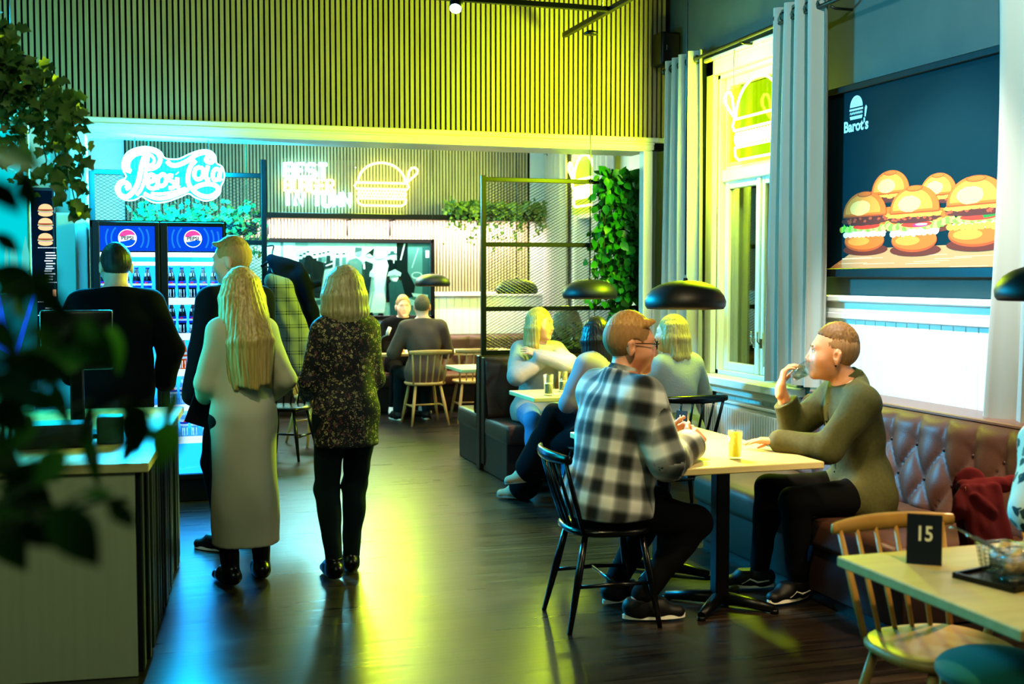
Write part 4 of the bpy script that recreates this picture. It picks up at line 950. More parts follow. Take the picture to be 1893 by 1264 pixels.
def globe_logo(mb, M, r):
    n = 40; wave = lambda x, o: o+.11*math.sin(x*2.6+.4)
    mb.add([(r*1.09*math.cos(2*PI*k/n), r*1.09*math.sin(2*PI*k/n), .001) for k in range(n)], [tuple(range(n))], 0, M=M)
    for (o, sg, m) in ((.3, 1, 1), (-.3, -1, 2)):
        pts = []; xs = [(-1+2*i/30) for i in range(31)]
        ok = [x for x in xs if (sg*wave(x, o)) < math.sqrt(max(0, 1-x*x))]
        lo_ = [(x*r, wave(x, o)*r, .0022) for x in ok]; a1 = math.atan2(lo_[-1][1], lo_[-1][0]); a0 = math.atan2(lo_[0][1], lo_[0][0])
        if sg > 0: arc = [a1+(a0-a1)*i/16 for i in range(1, 16)]
        else: a0 = a0 if a0 < 0 else a0-2*PI; arc = [a1+(a0-a1)*i/16 for i in range(1, 16)]
        mb.add(lo_+[(r*math.cos(a), r*math.sin(a), .0022) for a in arc], [tuple(range(len(lo_)+15))], m, M=M)
    add_text(mb, 'PEPSI', r*.62, M @ Matrix.Translation((0, 0, .003)), 3, .0006, bold=r*.022, sx=1.05)
LOGO = [glow('logo_white', '#e8fbff', 1.6), glow('logo_red', '#ff5ab0', .9), glow('logo_blue', '#0a66ff', .9), mat('logo_black', '#061428', .5)]
for side, (x0, x1, cx) in (('left', (-.29, .15, -.06)), ('right', (.155, .59, .375))):
    d = MB(); fw = .05
    gx0, gx1 = (x0+fw, x1-.03) if side == 'left' else (x0+fw, x1-.015)
    d.box((x0, FY0, .165), (gx0, FY0+.045, 1.965), bev=.004); d.box((gx1, FY0, .165), (x1, FY0+.045, 1.965), bev=.004); d.box((gx0, FY0, .165), (gx1, FY0+.045, .2), bev=.003); d.box((gx0, FY0, 1.935), (gx1, FY0+.045, 1.965), bev=.003)
    dr = part('door', d, BL, fr, True)
    g = MB(); g.box((gx0, FY0+.018, .2), (gx1, FY0+.022, 1.76)); p = part('door_glass', g, MATS['fridge_glass'], fr, True); p.parent = dr
    g = MB(); g.box((gx0, FY0+.012, 1.765), (gx1, FY0+.03, 1.935), 0)
    for rr in (.105, .14, .175):
        ring = [(cx+rr*math.cos(q), 1.85+rr*math.sin(q)) for q in [2*PI*k/40 for k in range(40)]]
        seg = []
        for (a, z) in ring+[ring[0]]:
            if gx0+.012 < a < gx1-.012 and 1.78 < z < 1.925: seg.append((a, FY0+.0115, z))
            else:
                if len(seg) > 2: g.tube(seg, .006, 6, 1)
                seg = []
        if len(seg) > 2: g.tube(seg, .006, 6, 1)
    p = part('header_panel', g, [glow('header_blue', '#0a50d8', 1.0), glow('header_ring', '#2a8cff', .9)], fr, True); p.parent = dr
    g = MB(); globe_logo(g, FRONT(cx, FY0+.0105, 1.852), .056); p = part('globe_logo', g, LOGO, fr, True); p.parent = dr
    g = MB(); g.box((gx0, FY0+.06, 1.725), (gx1, FY0+.09, 1.755)); g.box((gx0, FY0+.06, 1.665), (gx1, FY0+.09, 1.69)); p = part('light_tube', g, glow('fridge_tube', '#e0f6ff', 5), fr, True); p.parent = dr
    g = MB(); hx = gx1+.012 if side == 'left' else gx0-.02; g.tube([(hx, FY0-.0, .95), (hx, FY0-.03, .97), (hx, FY0-.03, 1.35), (hx, FY0, 1.37)], .007, 8); p = part('handle', g, MATS['black_metal'], fr, True); p.parent = dr
mat('cola_liquid', '#0c1420', .12, spec=.8); mat('label_blue', '#0a3cc8', .4, emit='#0a50ff', es=.25); mat('label_white', '#e8f4ff', .5, emit='#c8ecff', es=.5); mat('cap_blue', '#0a4ad0', .4, emit='#0a4ad0', es=.2)  # low emission stands in for fridge light on labels and caps
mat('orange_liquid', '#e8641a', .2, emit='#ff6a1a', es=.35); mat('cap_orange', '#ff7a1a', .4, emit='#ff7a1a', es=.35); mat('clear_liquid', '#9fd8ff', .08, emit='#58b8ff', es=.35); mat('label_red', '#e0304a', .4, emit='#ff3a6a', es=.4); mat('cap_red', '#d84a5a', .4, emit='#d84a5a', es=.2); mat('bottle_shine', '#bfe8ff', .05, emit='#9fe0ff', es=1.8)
def bottle(kind, loc, label):
    liq, cap, lab, band = {'cola': ('cola_liquid', 'cap_blue', 'label_blue', 'label_white'), 'zero': ('cola_liquid', 'cap_red', 'label_red', 'label_white'), 'orange': ('orange_liquid', 'cap_blue', 'label_white', 'orange_liquid'), 'peach': ('clear_liquid', 'cap_orange', 'label_white', 'label_blue'), 'water': ('clear_liquid', 'cap_blue', 'label_white', 'label_blue')}[kind]
    t = thing('bottle', label, 'bottle', loc, group='bottles in the drinks fridge')
    mb = MB(); mb.lathe([(0, 0), (.024, 0), (.0285, .008), (.0285, .035), (.026, .055), (.0275, .075), (.0275, .125), (.025, .15), (.016, .18), (.0115, .196), (.011, .208), (0, .208)], 16)
    for a in (-2.2, -1.75, -1.0): mb.box((.0272*math.cos(a)-.0022, .0272*math.sin(a)-.001, .01), (.0272*math.cos(a)+.0022, .0272*math.sin(a)+.001, .062), 1); mb.box((.021*math.cos(a)-.0016, .0225*math.sin(a)-.001, .15), (.021*math.cos(a)+.0016, .0225*math.sin(a)+.001, .176), 1)  # thin glowing strips painted on as highlights of the bottle
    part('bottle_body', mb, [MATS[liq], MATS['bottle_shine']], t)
    mb = MB(); mb.lathe([(0, 0), (.0135, 0), (.0135, .014), (.011, .017), (0, .017)], 14, c=(0, 0, .206)); part('cap', mb, MATS[cap], t)
    mb = MB(); mb.lathe([(.0286, .075), (.0286, .122)], 16, 0); mb.lathe([(.0289, .09), (.0289, .104)], 16, 1)
    mb.add([(.0292*math.sin(a), -.0292*math.cos(a), .115) for a in (-.35, -.1, .1, .35)]+[(.0292*math.sin(a), -.0292*math.cos(a), .103) for a in (.35, .1, -.1, -.35)], [tuple(range(8))], 2); part('label', mb, [MATS[lab], MATS[band], MATS['label_red']], t); return t
protos = {}
NM = {'cola': 'dark cola bottle', 'orange': 'orange soda bottle', 'peach': 'orange-capped clear bottle', 'water': 'blue-capped clear bottle'}
ORD = ['first', 'second', 'third', 'fourth', 'fifth']; SHN = ['top', 'second', 'third', 'fourth', 'lowest']
for r_, (z, kind) in enumerate(zip(SZ, ['cola', 'cola', 'orange', 'peach', 'water'])):
    for dn, x0, cnt in (('right', .228, 5), ('left', -.225, 5)):
        if dn == 'left' and r_ > 1: continue
        for i in range(cnt):
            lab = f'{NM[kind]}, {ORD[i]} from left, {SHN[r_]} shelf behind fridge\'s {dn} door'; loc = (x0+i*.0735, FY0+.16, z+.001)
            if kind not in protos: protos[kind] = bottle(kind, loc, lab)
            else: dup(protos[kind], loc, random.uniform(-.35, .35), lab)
# ------------------------------------------------------------------ burger poster on the right wall
def uv_side(px, py, x=4.09): p = at(px, py, 'X', x); return (6.50-p.y, p.z)
t = thing('burger_poster', 'large framed dark poster of five burgers on the right wall', 'poster', (4.13, 5.6, 1.58))
PX = 4.105; mb = MB(); y0, y1, z0, z1 = 4.72, 6.50, 1.585, 2.735
mb.box((PX-.03, y0, z0), (4.14, y1, z0+.055), bev=.004); mb.box((PX-.03, y0, z1-.04), (4.14, y1, z1), bev=.004); mb.box((PX-.03, y1-.045, z0), (4.14, y1, z1), bev=.004); mb.box((PX-.03, y0, z0), (4.14, y0+.045, z1), bev=.004); part('frame', mb, MATS['black_metal'], t, True)
cols = ['#021c22', '#c48a58', '#d8681a', '#ffc070', '#ee8e34', '#5a2a1c', '#a84a2a', '#f2b23a', '#d8381f', '#7fc43a', '#b8e060', '#f7efe0', '#b8286a', '#6a2a10', '#b04a10', '#2e7a2a', '#efb98c', '#f2f6f4']
PM = [mat('print_%d' % i, c, .55, spec=.2) for i, c in enumerate(cols)]
mb = MB(); SM = SIDEW(PX, 6.50, 0); lay = [0]
def L(): lay[0] += 1; return .0003+.00001*lay[0]
def P2(pts, m): mb.add([(u, v, L0) for u, v in pts], [tuple(range(len(pts)))], m, M=SM)
mb.add([(0.02, z0+.03, 0), (y1-y0-.02, z0+.03, 0), (y1-y0-.02, z1-.02, 0), (.02, z1-.02, 0)], [(0,1,2,3)], 0, M=SM)
L0 = L(); P2([uv_side(1543, 490), uv_side(1853, 487), uv_side(1853, 452), uv_side(1575, 462), uv_side(1556, 478)][::1] and [(.03, z0+.05), (y1-y0-.03, z0+.05), (y1-y0-.03, uv_side(1850, 448)[1]), (uv_side(1580, 460)[0], uv_side(1580, 460)[1]), (uv_side(1552, 480)[0], uv_side(1552, 480)[1])], 1)
rr = random.Random(3)
for i in range(14):
    L0 = L(); v = z0+.055+.085*rr.random(); u = .1+1.3*rr.random(); P2([(u, v), (u+.3, v+.004), (u+.3, v+.007), (u, v+.004)], 16)
def blob(u, v, a, b, m, n=26, wob=0, lo=-1, seed=0):
    global L0
    L0 = L(); q = random.Random(seed+int(u*100)); pts = []
    for k in range(n):
        t_ = 2*PI*k/n; r_ = 1+wob*(q.random()-.5); pts.append((u+a*math.cos(t_)*r_, v+max(b*math.sin(t_)*r_, lo*b)))
    P2(pts, m)
def burger(cpx, top, base, wpx, style):
    uL, _ = uv_side(cpx-wpx/2, base); uR, _ = uv_side(cpx+wpx/2, base); u = (uL+uR)/2; w = (uR-uL)/2; v0 = uv_side(cpx, base)[1]; v1 = uv_side(cpx, top)[1]; H_ = v1-v0
    blob(u+.01, v0+.012, w*1.02, .035, 13, 30)                                                   # shadow on the board
    blob(u, v0+H_*.17, w*.92, H_*.17, 14, 34); blob(u, v0+H_*.19, w*.9, H_*.155, 2, 34); blob(u-w*.25, v0+H_*.17, w*.5, H_*.07, 4, 20)
    if style != 'back':
        blob(u, v0+H_*.30, w*.94, H_*.05, 11, 40, .3, seed=1)
        for i in range(9): x = -1+2*i/8; blob(u+x*w*.85, v0+H_*(.27+.02*rr.random()), w*.13, H_*.05, 11 if style != 'cheese' else 7, 12, .3)
        for i in range(16): x = -1.05+2.1*i/15; blob(u+x*w*.98, v0+H_*(.36+.03*rr.random()), w*.14, H_*.06, 9 if i % 2 else 10, 10, .7, seed=i)
        blob(u+w*.1, v0+H_*.40, w*.62, H_*.045, 8, 24); 
        if style == 'onion': blob(u+w*.25, v0+H_*.385, w*.3, H_*.03, 12, 18); blob(u+w*.3, v0+H_*.395, w*.24, H_*.016, 11, 14)
        if style == 'cheese': blob(u+w*.45, v0+H_*.43, w*.3, H_*.05, 15, 12, .5)
    blob(u, v0+H_*.50, w*1.06, H_*.085, 5, 44, .16, seed=3)
    for i in range(22): x = -1+2*rr.random(); blob(u+x*w*.98, v0+H_*(.50+.07*(rr.random()-.5)), w*.07, H_*.022, 6 if i % 3 else 13, 9, .4, seed=i)
    if style != 'plain':
        for i in range(7): x = -.9+1.8*i/6; blob(u+x*w, v0+H_*(.52+.03*rr.random()), w*.2, H_*.035, 7, 12, .4, seed=i)
    blob(u, v0+H_*.60, w*1.0, H_*.36, 14, 40, lo=-.12); blob(u, v0+H_*.615, w*.965, H_*.345, 2, 40, lo=-.1); blob(u-w*.08, v0+H_*.64, w*.8, H_*.27, 4, 34, lo=-.1); blob(u-w*.2, v0+H_*.70, w*.46, H_*.12, 3, 24, .1)
    blob(u, v0+H_*.915, w*.34, H_*.045, 14, 24); blob(u, v0+H_*.918, w*.29, H_*.032, 2, 24)
burger(1641, 310, 420, 70, 'back'); burger(1729, 315, 420, 68, 'back'); burger(1594, 349, 465, 80, 'plain'); burger(1686, 337, 466, 92, 'onion'); burger(1800, 318, 456, 112, 'cheese')
# brand mark: burger icon and word
lu, lv = uv_side(1579, 205); k_ = (uv_side(1604, 235)[0]-uv_side(1554, 235)[0])
L0 = .001
def arcp(u, v, a, b, n=14): return [(u+a*math.cos(PI*i/n), v+b*math.sin(PI*i/n)) for i in range(n+1)]
wv = uv_side(1579, 228)[1]; P2(arcp(lu, wv+.098, .066, .068), 17); P2([(lu-.07, wv+.078), (lu+.07, wv+.078), (lu+.07, wv+.09), (lu-.07, wv+.09)], 17)
P2([(lu-.066+.132*i/16, wv+.058+.006*(1 if i % 2 else -1)) for i in range(17)]+[(lu+.066-.132*i/16, wv+.068+.006*(1 if i % 2 else -1)) for i in range(17)], 17)
P2([(lu-.066, wv+.046), (lu+.066, wv+.046), (lu+.06, wv+.026), (lu-.06, wv+.026)], 17); P2([(lu+.085, wv+.03), (lu+.098, wv+.03), (lu+.112, wv+.085), (lu+.1, wv+.098), (lu+.088, wv+.085)], 17)
add_text(mb, "Barot's", .09, SM @ Matrix.Translation((lu, wv-.015, .0016)), 17, .0005, bold=.003)
part('print', mb, PM, t, True)

# ------------------------------------------------------------------ old photograph on the far wall
t = thing('framed_photograph', 'wide framed black and white street photograph of a crowd on the far wall', 'picture', (2.4, 14.44, 1.05))
py_ = 14.42; mb = MB(); X0, X1, Z0, Z1 = 1.22, 3.53, 1.05, 2.04
mb.box((X0, py_-.03, Z0), (X1, 14.465, Z0+.05), bev=.004); mb.box((X0, py_-.03, Z1-.05), (X1, 14.465, Z1), bev=.004); mb.box((X0, py_-.03, Z0), (X0+.05, 14.465, Z1), bev=.004); mb.box((X1-.05, py_-.03, Z0), (X1, 14.465, Z1), bev=.004); part('frame', mb, MATS['black_metal'], t, True)
G = ['#6fa09a', '#a8d4cc', '#c8eae4', '#12343a', '#061a20', '#2c5c5e', '#4c8480', '#d8f2ee', '#90c2ba']; GM = [mat('cyan_lit_grey_%d' % i, c, .25, spec=.4) for i, c in enumerate(G)]  # cyan room light is mixed into these print greys
mb = MB(); FM = FRONT(0, py_, 0); lay[0] = 0
def pf(px, py): p = at(px, py, 'Y', py_); return (p.x, p.z)
def Q(pix, m):
    lay[0] += 1; mb.add([(u, v, .0001*lay[0]) for u, v in [pf(490+a/5.916, 440+b/5.916) for a, b in pix]], [tuple(range(len(pix)))], m, M=FM)
def QE(cx, cy, a, b, m, n=18): Q([(cx+a*math.cos(-2*PI*k/n), cy+b*math.sin(-2*PI*k/n)) for k in range(n)], m)
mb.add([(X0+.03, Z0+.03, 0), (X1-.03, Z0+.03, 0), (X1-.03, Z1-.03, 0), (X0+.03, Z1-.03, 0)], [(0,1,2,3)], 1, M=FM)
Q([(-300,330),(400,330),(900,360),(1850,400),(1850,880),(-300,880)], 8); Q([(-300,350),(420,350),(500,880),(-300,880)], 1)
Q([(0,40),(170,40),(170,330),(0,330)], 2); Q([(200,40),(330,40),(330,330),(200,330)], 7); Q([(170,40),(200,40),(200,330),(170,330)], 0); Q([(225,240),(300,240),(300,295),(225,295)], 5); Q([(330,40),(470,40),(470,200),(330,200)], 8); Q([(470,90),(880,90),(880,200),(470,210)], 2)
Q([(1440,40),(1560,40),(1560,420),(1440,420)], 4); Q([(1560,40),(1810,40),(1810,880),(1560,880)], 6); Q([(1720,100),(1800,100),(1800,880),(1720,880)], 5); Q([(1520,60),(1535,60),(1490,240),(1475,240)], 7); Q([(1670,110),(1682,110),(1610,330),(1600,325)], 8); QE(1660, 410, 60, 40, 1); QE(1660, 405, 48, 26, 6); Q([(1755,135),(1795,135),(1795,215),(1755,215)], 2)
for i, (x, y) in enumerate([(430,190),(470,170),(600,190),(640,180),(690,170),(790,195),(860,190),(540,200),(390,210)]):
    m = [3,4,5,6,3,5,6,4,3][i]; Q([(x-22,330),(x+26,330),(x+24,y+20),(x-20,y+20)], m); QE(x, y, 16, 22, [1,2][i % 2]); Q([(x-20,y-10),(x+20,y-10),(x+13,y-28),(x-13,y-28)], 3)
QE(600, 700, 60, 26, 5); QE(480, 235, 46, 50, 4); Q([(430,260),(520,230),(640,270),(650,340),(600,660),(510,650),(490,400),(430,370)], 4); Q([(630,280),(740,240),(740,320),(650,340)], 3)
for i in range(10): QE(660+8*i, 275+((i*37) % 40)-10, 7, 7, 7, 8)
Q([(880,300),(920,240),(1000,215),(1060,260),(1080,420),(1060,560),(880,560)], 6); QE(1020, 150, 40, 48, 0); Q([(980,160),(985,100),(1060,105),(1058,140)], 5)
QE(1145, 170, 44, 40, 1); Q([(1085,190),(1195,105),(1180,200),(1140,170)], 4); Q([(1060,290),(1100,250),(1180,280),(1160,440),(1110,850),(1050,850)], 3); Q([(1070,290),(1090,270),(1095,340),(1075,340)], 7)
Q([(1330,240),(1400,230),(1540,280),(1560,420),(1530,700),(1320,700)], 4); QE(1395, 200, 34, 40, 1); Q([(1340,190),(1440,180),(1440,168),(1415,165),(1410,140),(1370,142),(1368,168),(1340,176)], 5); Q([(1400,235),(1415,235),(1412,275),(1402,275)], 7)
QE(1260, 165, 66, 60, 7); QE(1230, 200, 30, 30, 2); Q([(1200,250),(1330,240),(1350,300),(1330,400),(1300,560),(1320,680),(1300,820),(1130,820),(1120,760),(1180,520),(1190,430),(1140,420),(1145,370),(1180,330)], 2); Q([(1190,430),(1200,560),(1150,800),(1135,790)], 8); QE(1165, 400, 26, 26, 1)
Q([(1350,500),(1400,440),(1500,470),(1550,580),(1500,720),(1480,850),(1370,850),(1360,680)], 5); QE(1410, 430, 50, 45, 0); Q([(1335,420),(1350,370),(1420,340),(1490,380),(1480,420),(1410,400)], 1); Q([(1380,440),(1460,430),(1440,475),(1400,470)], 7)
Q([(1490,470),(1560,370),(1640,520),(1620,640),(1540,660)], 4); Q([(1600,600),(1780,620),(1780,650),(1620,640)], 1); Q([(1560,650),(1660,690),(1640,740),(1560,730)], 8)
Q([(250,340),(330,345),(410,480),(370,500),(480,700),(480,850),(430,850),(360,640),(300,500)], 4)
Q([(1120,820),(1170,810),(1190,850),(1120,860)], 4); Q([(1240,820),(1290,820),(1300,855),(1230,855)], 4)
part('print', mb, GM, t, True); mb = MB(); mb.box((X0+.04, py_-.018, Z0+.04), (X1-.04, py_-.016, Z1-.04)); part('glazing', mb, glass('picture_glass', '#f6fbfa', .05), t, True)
t = thing('wall_shelf', 'long narrow black shelf above the old photograph', 'shelf', (3, 14.35, 2.27)); mb = MB(); mb.box((1.35, 14.2, 2.27), (4.87, 14.46, 2.335), bev=.004); part('board', mb, MATS['black_metal'], t, True)
for xx in (1.5, 2.45, 2.98, 4.2): mb = MB(); mb.box((xx-.012, 14.22, 2.255), (xx+.012, 14.46, 2.27)); mb.box((xx-.012, 14.44, 2.08), (xx+.012, 14.46, 2.27)); part('bracket', mb, MATS['black_metal'], t, True)

# ------------------------------------------------------------------ left side: menu screen, locker, light panel, counter
t = thing('menu_board', 'tall narrow dark menu screen with burgers and price lines at left wall', 'menu', (-.7, 8.84, 1.06)); mb = MB(); mb.box((-1.05, 8.82, 1.05), (-.535, 8.9, 2.2), bev=.004); part('casing', mb, BL, t, True)
mb = MB(); FM = FRONT(0, 8.818, 0); lay[0] = 0; mb.add([(-1.03, 1.07, 0), (-.552, 1.07, 0), (-.552, 2.18, 0), (-1.03, 2.18, 0)], [(0,1,2,3)], 0, M=FM)
def mq(x0, y0, x1, y1, m, z=.0012): a = at(x0, y0, 'Y', 8.816); b_ = at(x1, y1, 'Y', 8.816); mb.add([(a.x, b_.z, z), (b_.x, b_.z, z), (b_.x, a.z, z), (a.x, a.z, z)], [(0,1,2,3)], m, M=FM)
for cy in (389, 415, 443):
    c = at(84, cy, 'Y', 8.816)
    for (dy, a, b_, m, lo) in ((-.022, .048, .02, 2, -1), (-.006, .052, .008, 5, -1), (-.001, .052, .008, 4, -1), (.006, .05, .01, 3, -1), (.012, .046, .034, 2, -.1)):
        lay[0] += 1; mb.add([(c.x+a*math.cos(2*PI*k/20), c.z+dy+max(b_*math.sin(2*PI*k/20), lo*b_), .001+.0003*lay[0]) for k in range(20)], [tuple(range(20))], m, M=FM)
rr = random.Random(5)
for y in list(range(466, 500, 5))+list(range(495, 520, 5))+list(range(568, 580, 5)): x = 82+rr.random()*3; mq(x, y, x+12+8*rr.random(), y+2.2, 1)
for y in (457, 521, 557, 582): 
    for x in range(70, 106, 3): mq(x, y, x+2, y+1.6, 1)
mq(97, 535, 104, 548, 2); mq(80, 614, 91, 636, 1); mq(72, 610, 79, 618, 4)
part('screen', mb, [glow('menu_dark', '#062a44', .5), glow('menu_text', '#d8f2ff', 1.2), glow('menu_bun', '#ffcf9a', 1.0), glow('menu_meat', '#b05a4a', .8), glow('menu_salad', '#a8d878', .9), glow('menu_onion', '#c8a0c8', .9)], t, True)
t = thing('locker', 'tall pale green wall locker beside the menu screen', 'locker', (-.46, 8.85, 0)); mb = MB(); mb.box((-.53, 8.8, .0), (-.40, 8.915, 2.03), bev=.004); part('body', mb, mat('locker_green', '#b4d8c8', .4), t, True); mb = MB(); mb.box((-.525, 8.79, .03), (-.405, 8.8, 1.3), bev=.003); mb.box((-.525, 8.79, 1.31), (-.405, 8.8, 2.02), bev=.003); part('door', mb, MATS['locker_green'], t, True)
t = thing('light_panel', 'tall glowing cyan light panel at left frame edge above the counter', 'light panel', (-1.1, 6.9, .862)); mb = MB(); mb.box((-2.2, 6.9, .862), (-.545, 6.96, 2.42), bev=.004); part('casing', mb, mat('panel_edge', '#9fe8ee', .3), t, True)
mb = MB(); FM = FRONT(0, 6.898, 0); mb.add([(-2.18, .97, 0), (-.56, .97, 0), (-.56, 2.4, 0), (-2.18, 2.4, 0)], [(0,1,2,3)], 0, M=FM)
def mp(pix, m, z): mb.add([(at(x, y, 'Y', 6.898).x, at(x, y, 'Y', 6.898).z, z) for x, y in pix], [tuple(range(len(pix)))], m, M=FM)
mp([(-60,720),(69,720),(69,530),(-60,560)], 1, .001); mp([(22,660),(60,540),(68,540),(34,660)], 2, .002); mp([(-10,640),(0,540),(20,640),(24,660)], 2, .0025); mp([(18,470),(25,440),(32,470),(34,500),(20,500)], 3, .002); mp([(40,470),(47,435),(54,470),(54,500),(40,500)], 3, .002); mp([(8,470),(12,450),(16,470),(16,495),(8,495)], 3, .002)
part('face', mb, [glow('panel_cyan', '#00d8e0', .8), glow('panel_teal', '#0a6a74', .7), glow('panel_blue', '#1a6af0', .8), glow('panel_pale', '#5ad8d0', .8)], t, True)
# counter: measured corners, turned a little from the walls
cr = math.radians(-5.8); ct = thing('service_counter', 'pale topped service counter with dark ribbed front at left', 'counter', (.03, 4.86, 0), cr)
mb = MB(); mb.box((-2.2, 0, .822), (.0, 2.06, .86), bev=.004); part('worktop', mb, MATS['birch'], ct)
mb = MB(); mb.box((-2.2, .02, .0), (-.055, .045, .822), bev=.003); part('end_panel', mb, mat('pale_laminate', '#b9b295', .5, vary=('#c4bda2', (40, 40, 2), .3)), ct)
mb = MB(); mb.box((-2.2, .06, .02), (-.08, 2.0, .8)); part('carcass', mb, BL, ct)
mb = MB(); rr = random.Random(9)
for i in range(40): y = .03+i*.05; d = .02+.022*rr.random(); mb.box((-.06, y, .015), (-.06+d, y+.047, .82), bev=.006)
part('ribbed_front', mb, mat('rib_dark', '#161c20', .4, bump=((60, 60, 12), .3)), ct)
t = thing('till_screen', 'dark till screen standing on the counter behind the foreground leaves', 'till', (-.27, 5.75, .86)); mb = MB(); mb.box((-.42, 5.7, 1.17), (-.11, 5.735, 1.44), bev=.012); part('display', mb, MATS['black_lacquer'], t, True); mb = MB(); mb.box((-.30, 5.73, .875), (-.24, 5.77, 1.25), bev=.008); part('stand', mb, BL, t, True); mb = MB(); mb.box((-.38, 5.68, .86), (-.16, 5.86, .878), bev=.006); part('base', mb, BL, t, True)
mb = MB(); mb.box((-.415, 5.698, 1.432), (-.115, 5.702, 1.44)); part('trim', mb, MATS['steel'], t, True)
def planter(label, x0, x1, y0, y1, z0, z1, kind='planter_box', m=None):
    t = thing(kind, label, 'planter', ((x0+x1)/2, (y0+y1)/2, z0)); mb = MB(); mb.box((x0, y0, z0), (x1, y1, z1), bev=.01); part('box', mb, m or mat('planter_dark', '#182420', .5), t, True); return t
planter('dark rectangular tub on the counter holding small cards', -.50, -.20, 5.38, 5.58, .86, .96, 'counter_tub'); planter('dark green square pot on the counter beside the tub', -.18, -.07, 5.45, 5.58, .86, .98, 'counter_pot', mat('pot_green', '#1d4a3a', .5))
t = thing('cutlery_crate', 'pale slatted crate on the counter near left frame edge', 'crate', (-.62, 5.7, .86)); mb = MB()
for i in range(9): mb.box((-.76+i*.03, 5.6, .87), (-.748+i*.03, 5.612, .98))
mb.box((-.77, 5.6, .86), (-.5, 5.8, .875)); mb.box((-.77, 5.6, .975), (-.5, 5.612, .99)); part('slats', mb, mat('crate_white', '#a89c8c', .6), t, True)
t = thing('sauce_pot', 'round black pot on the counter cut by left frame edge', 'pot', (-.66, 5.2, .86)); mb = MB(); mb.lathe([(0, 0), (.055, 0), (.06, .02), (.06, .15), (.054, .155), (.05, .15), (.05, .03), (0, .03)], 24); part('vessel', mb, BL, t)
mb = MB(); mb.cyl((0, 0, .15), (0, 0, .2), .012); mb.tube([(0, 0, .2), (.0, -.03, .205), (0, -.05, .195)], .006); part('pump', mb, BL, t)

# ------------------------------------------------------------------ radiator
t = thing('radiator', 'white ribbed panel radiator below the neon burger window', 'radiator', (4.05, 7.3, .15)); mb = MB(); mb.box((4.04, 6.5, .15), (4.08, 8.0, .68)); 
for i in range(44): mb.box((4.022, 6.52+i*.0335, .18), (4.042, 6.542+i*.0335, .65), bev=.004)
part('panel', mb, MATS['white_paint'], t, True); mb = MB(); mb.box((4.02, 6.49, .68), (4.1, 8.01, .7), bev=.004); part('grille', mb, MATS['white_paint'], t, True); mb = MB(); mb.tube([(4.07, 6.47, .2), (4.07, 6.47, 0)], .01); mb.cyl((4.05, 6.47, .6), (4.0, 6.47, .6), .022); part('valve', mb, MATS['white_paint'], t, True)
mb = MB()
for yy in (6.7, 7.8): mb.box((4.08, yy, .2), (4.13, yy+.03, .6))
part('wall_bracket', mb, MATS['white_paint'], t, True)

# ------------------------------------------------------------------ plants
def leaf(mb, p, d, n, ln, wd, m=0, lobes=False, curl=.15, big=False):
    d = Vector(d).normalized(); n = Vector(n); n = (n-d*n.dot(d)); n = n.normalized() if n.length > 1e-4 else d.orthogonal().normalized(); w = d.cross(n); p = Vector(p)
    if lobes: o = [(0, 0), (.12, .5), (.35, .32), (.55, .55), (.72, .22), (1, 0)]
    else: o = [(0, 0), (.07, .2), (.18, .37), (.32, .48), (.46, .5), (.6, .43), (.73, .31), (.84, .19), (.93, .08), (1, 0)] if big else [(0, 0), (.16, .32), (.4, .5), (.65, .4), (.85, .18), (1, 0)]
    mid = [p+d*ln*t_-n*ln*curl*t_*t_ for t_, _ in o]; v = []; k = len(o)
    for s_ in (1, -1): v += [mid[i]+w*wd*o[i][1]*s_+n*wd*.16*o[i][1] for i in range(k)]
    v += mid
    f = []
    for i in range(k-1): f.append((i, i+1, 2*k+i+1, 2*k+i)); f.append((k+i+1, k+i, 2*k+i, 2*k+i+1))
    mb.add(v, f, m, True)
def foliage(mb, pts, count, ln, jitter, rnd, down=.5, lobes=False, wd=.75, out=None):
    for _ in range(count):
        p = Vector(rnd.choice(pts))+Vector([rnd.gauss(0, jitter[i]) for i in range(3)])
        d = Vector((rnd.uniform(-1, 1), rnd.uniform(-1, 1), rnd.uniform(-1, .7)-down)); n = Vector((rnd.uniform(-1, 1), -1+rnd.uniform(-.6, .6), rnd.uniform(-.3, 1)))
        l = ln*rnd.uniform(.6, 1.25); leaf(mb, p, d, n, l, l*wd*rnd.uniform(.8, 1.1), 0, lobes)
def hang(mb, p, ln, rnd, r=.003, sway=.03):
    q = Vector(p); pts = [q.copy()]
    for i in range(8): q = q+Vector((rnd.uniform(-sway, sway), rnd.uniform(-sway, sway)*.5, -ln/8)); pts.append(q.copy())
    mb.tube(pts, r, 5, 0); return pts
rnd = random.Random(11)
t = thing('hanging_plant', 'dense green leafy wall plant hanging on the right end of the mesh screen', 'plant', (3.9, 9.3, 2.42)); mb = MB(); fb = MB(); pts = []
mb.box((3.72, 9.26, 2.30), (4.12, 9.34, 2.40), bev=.01)
for i in range(40): pts += hang(fb, (rnd.uniform(3.71, 4.13), rnd.uniform(9.24, 9.34), rnd.uniform(2.3, 2.42)), rnd.uniform(.75, 1.15), rnd)
part('trough', mb, BL, t, True); part('stem', fb, MATS['stem'], t, True); mb = MB(); foliage(mb, [p for p in pts if p.z > 1.38], 1250, .085, (.03, .035, .03), rnd, .5); foliage(mb, [p for p in pts if p.z <= 1.5 and p.x > 3.75], 90, .06, (.03, .03, .03), rnd, .5); foliage(mb, [(x/20, 9.3, 2.42) for x in range(75, 84)], 120, .09, (.02, .03, .02), rnd, -.4); part('leaves', mb, MATS['leaf'], t, True)
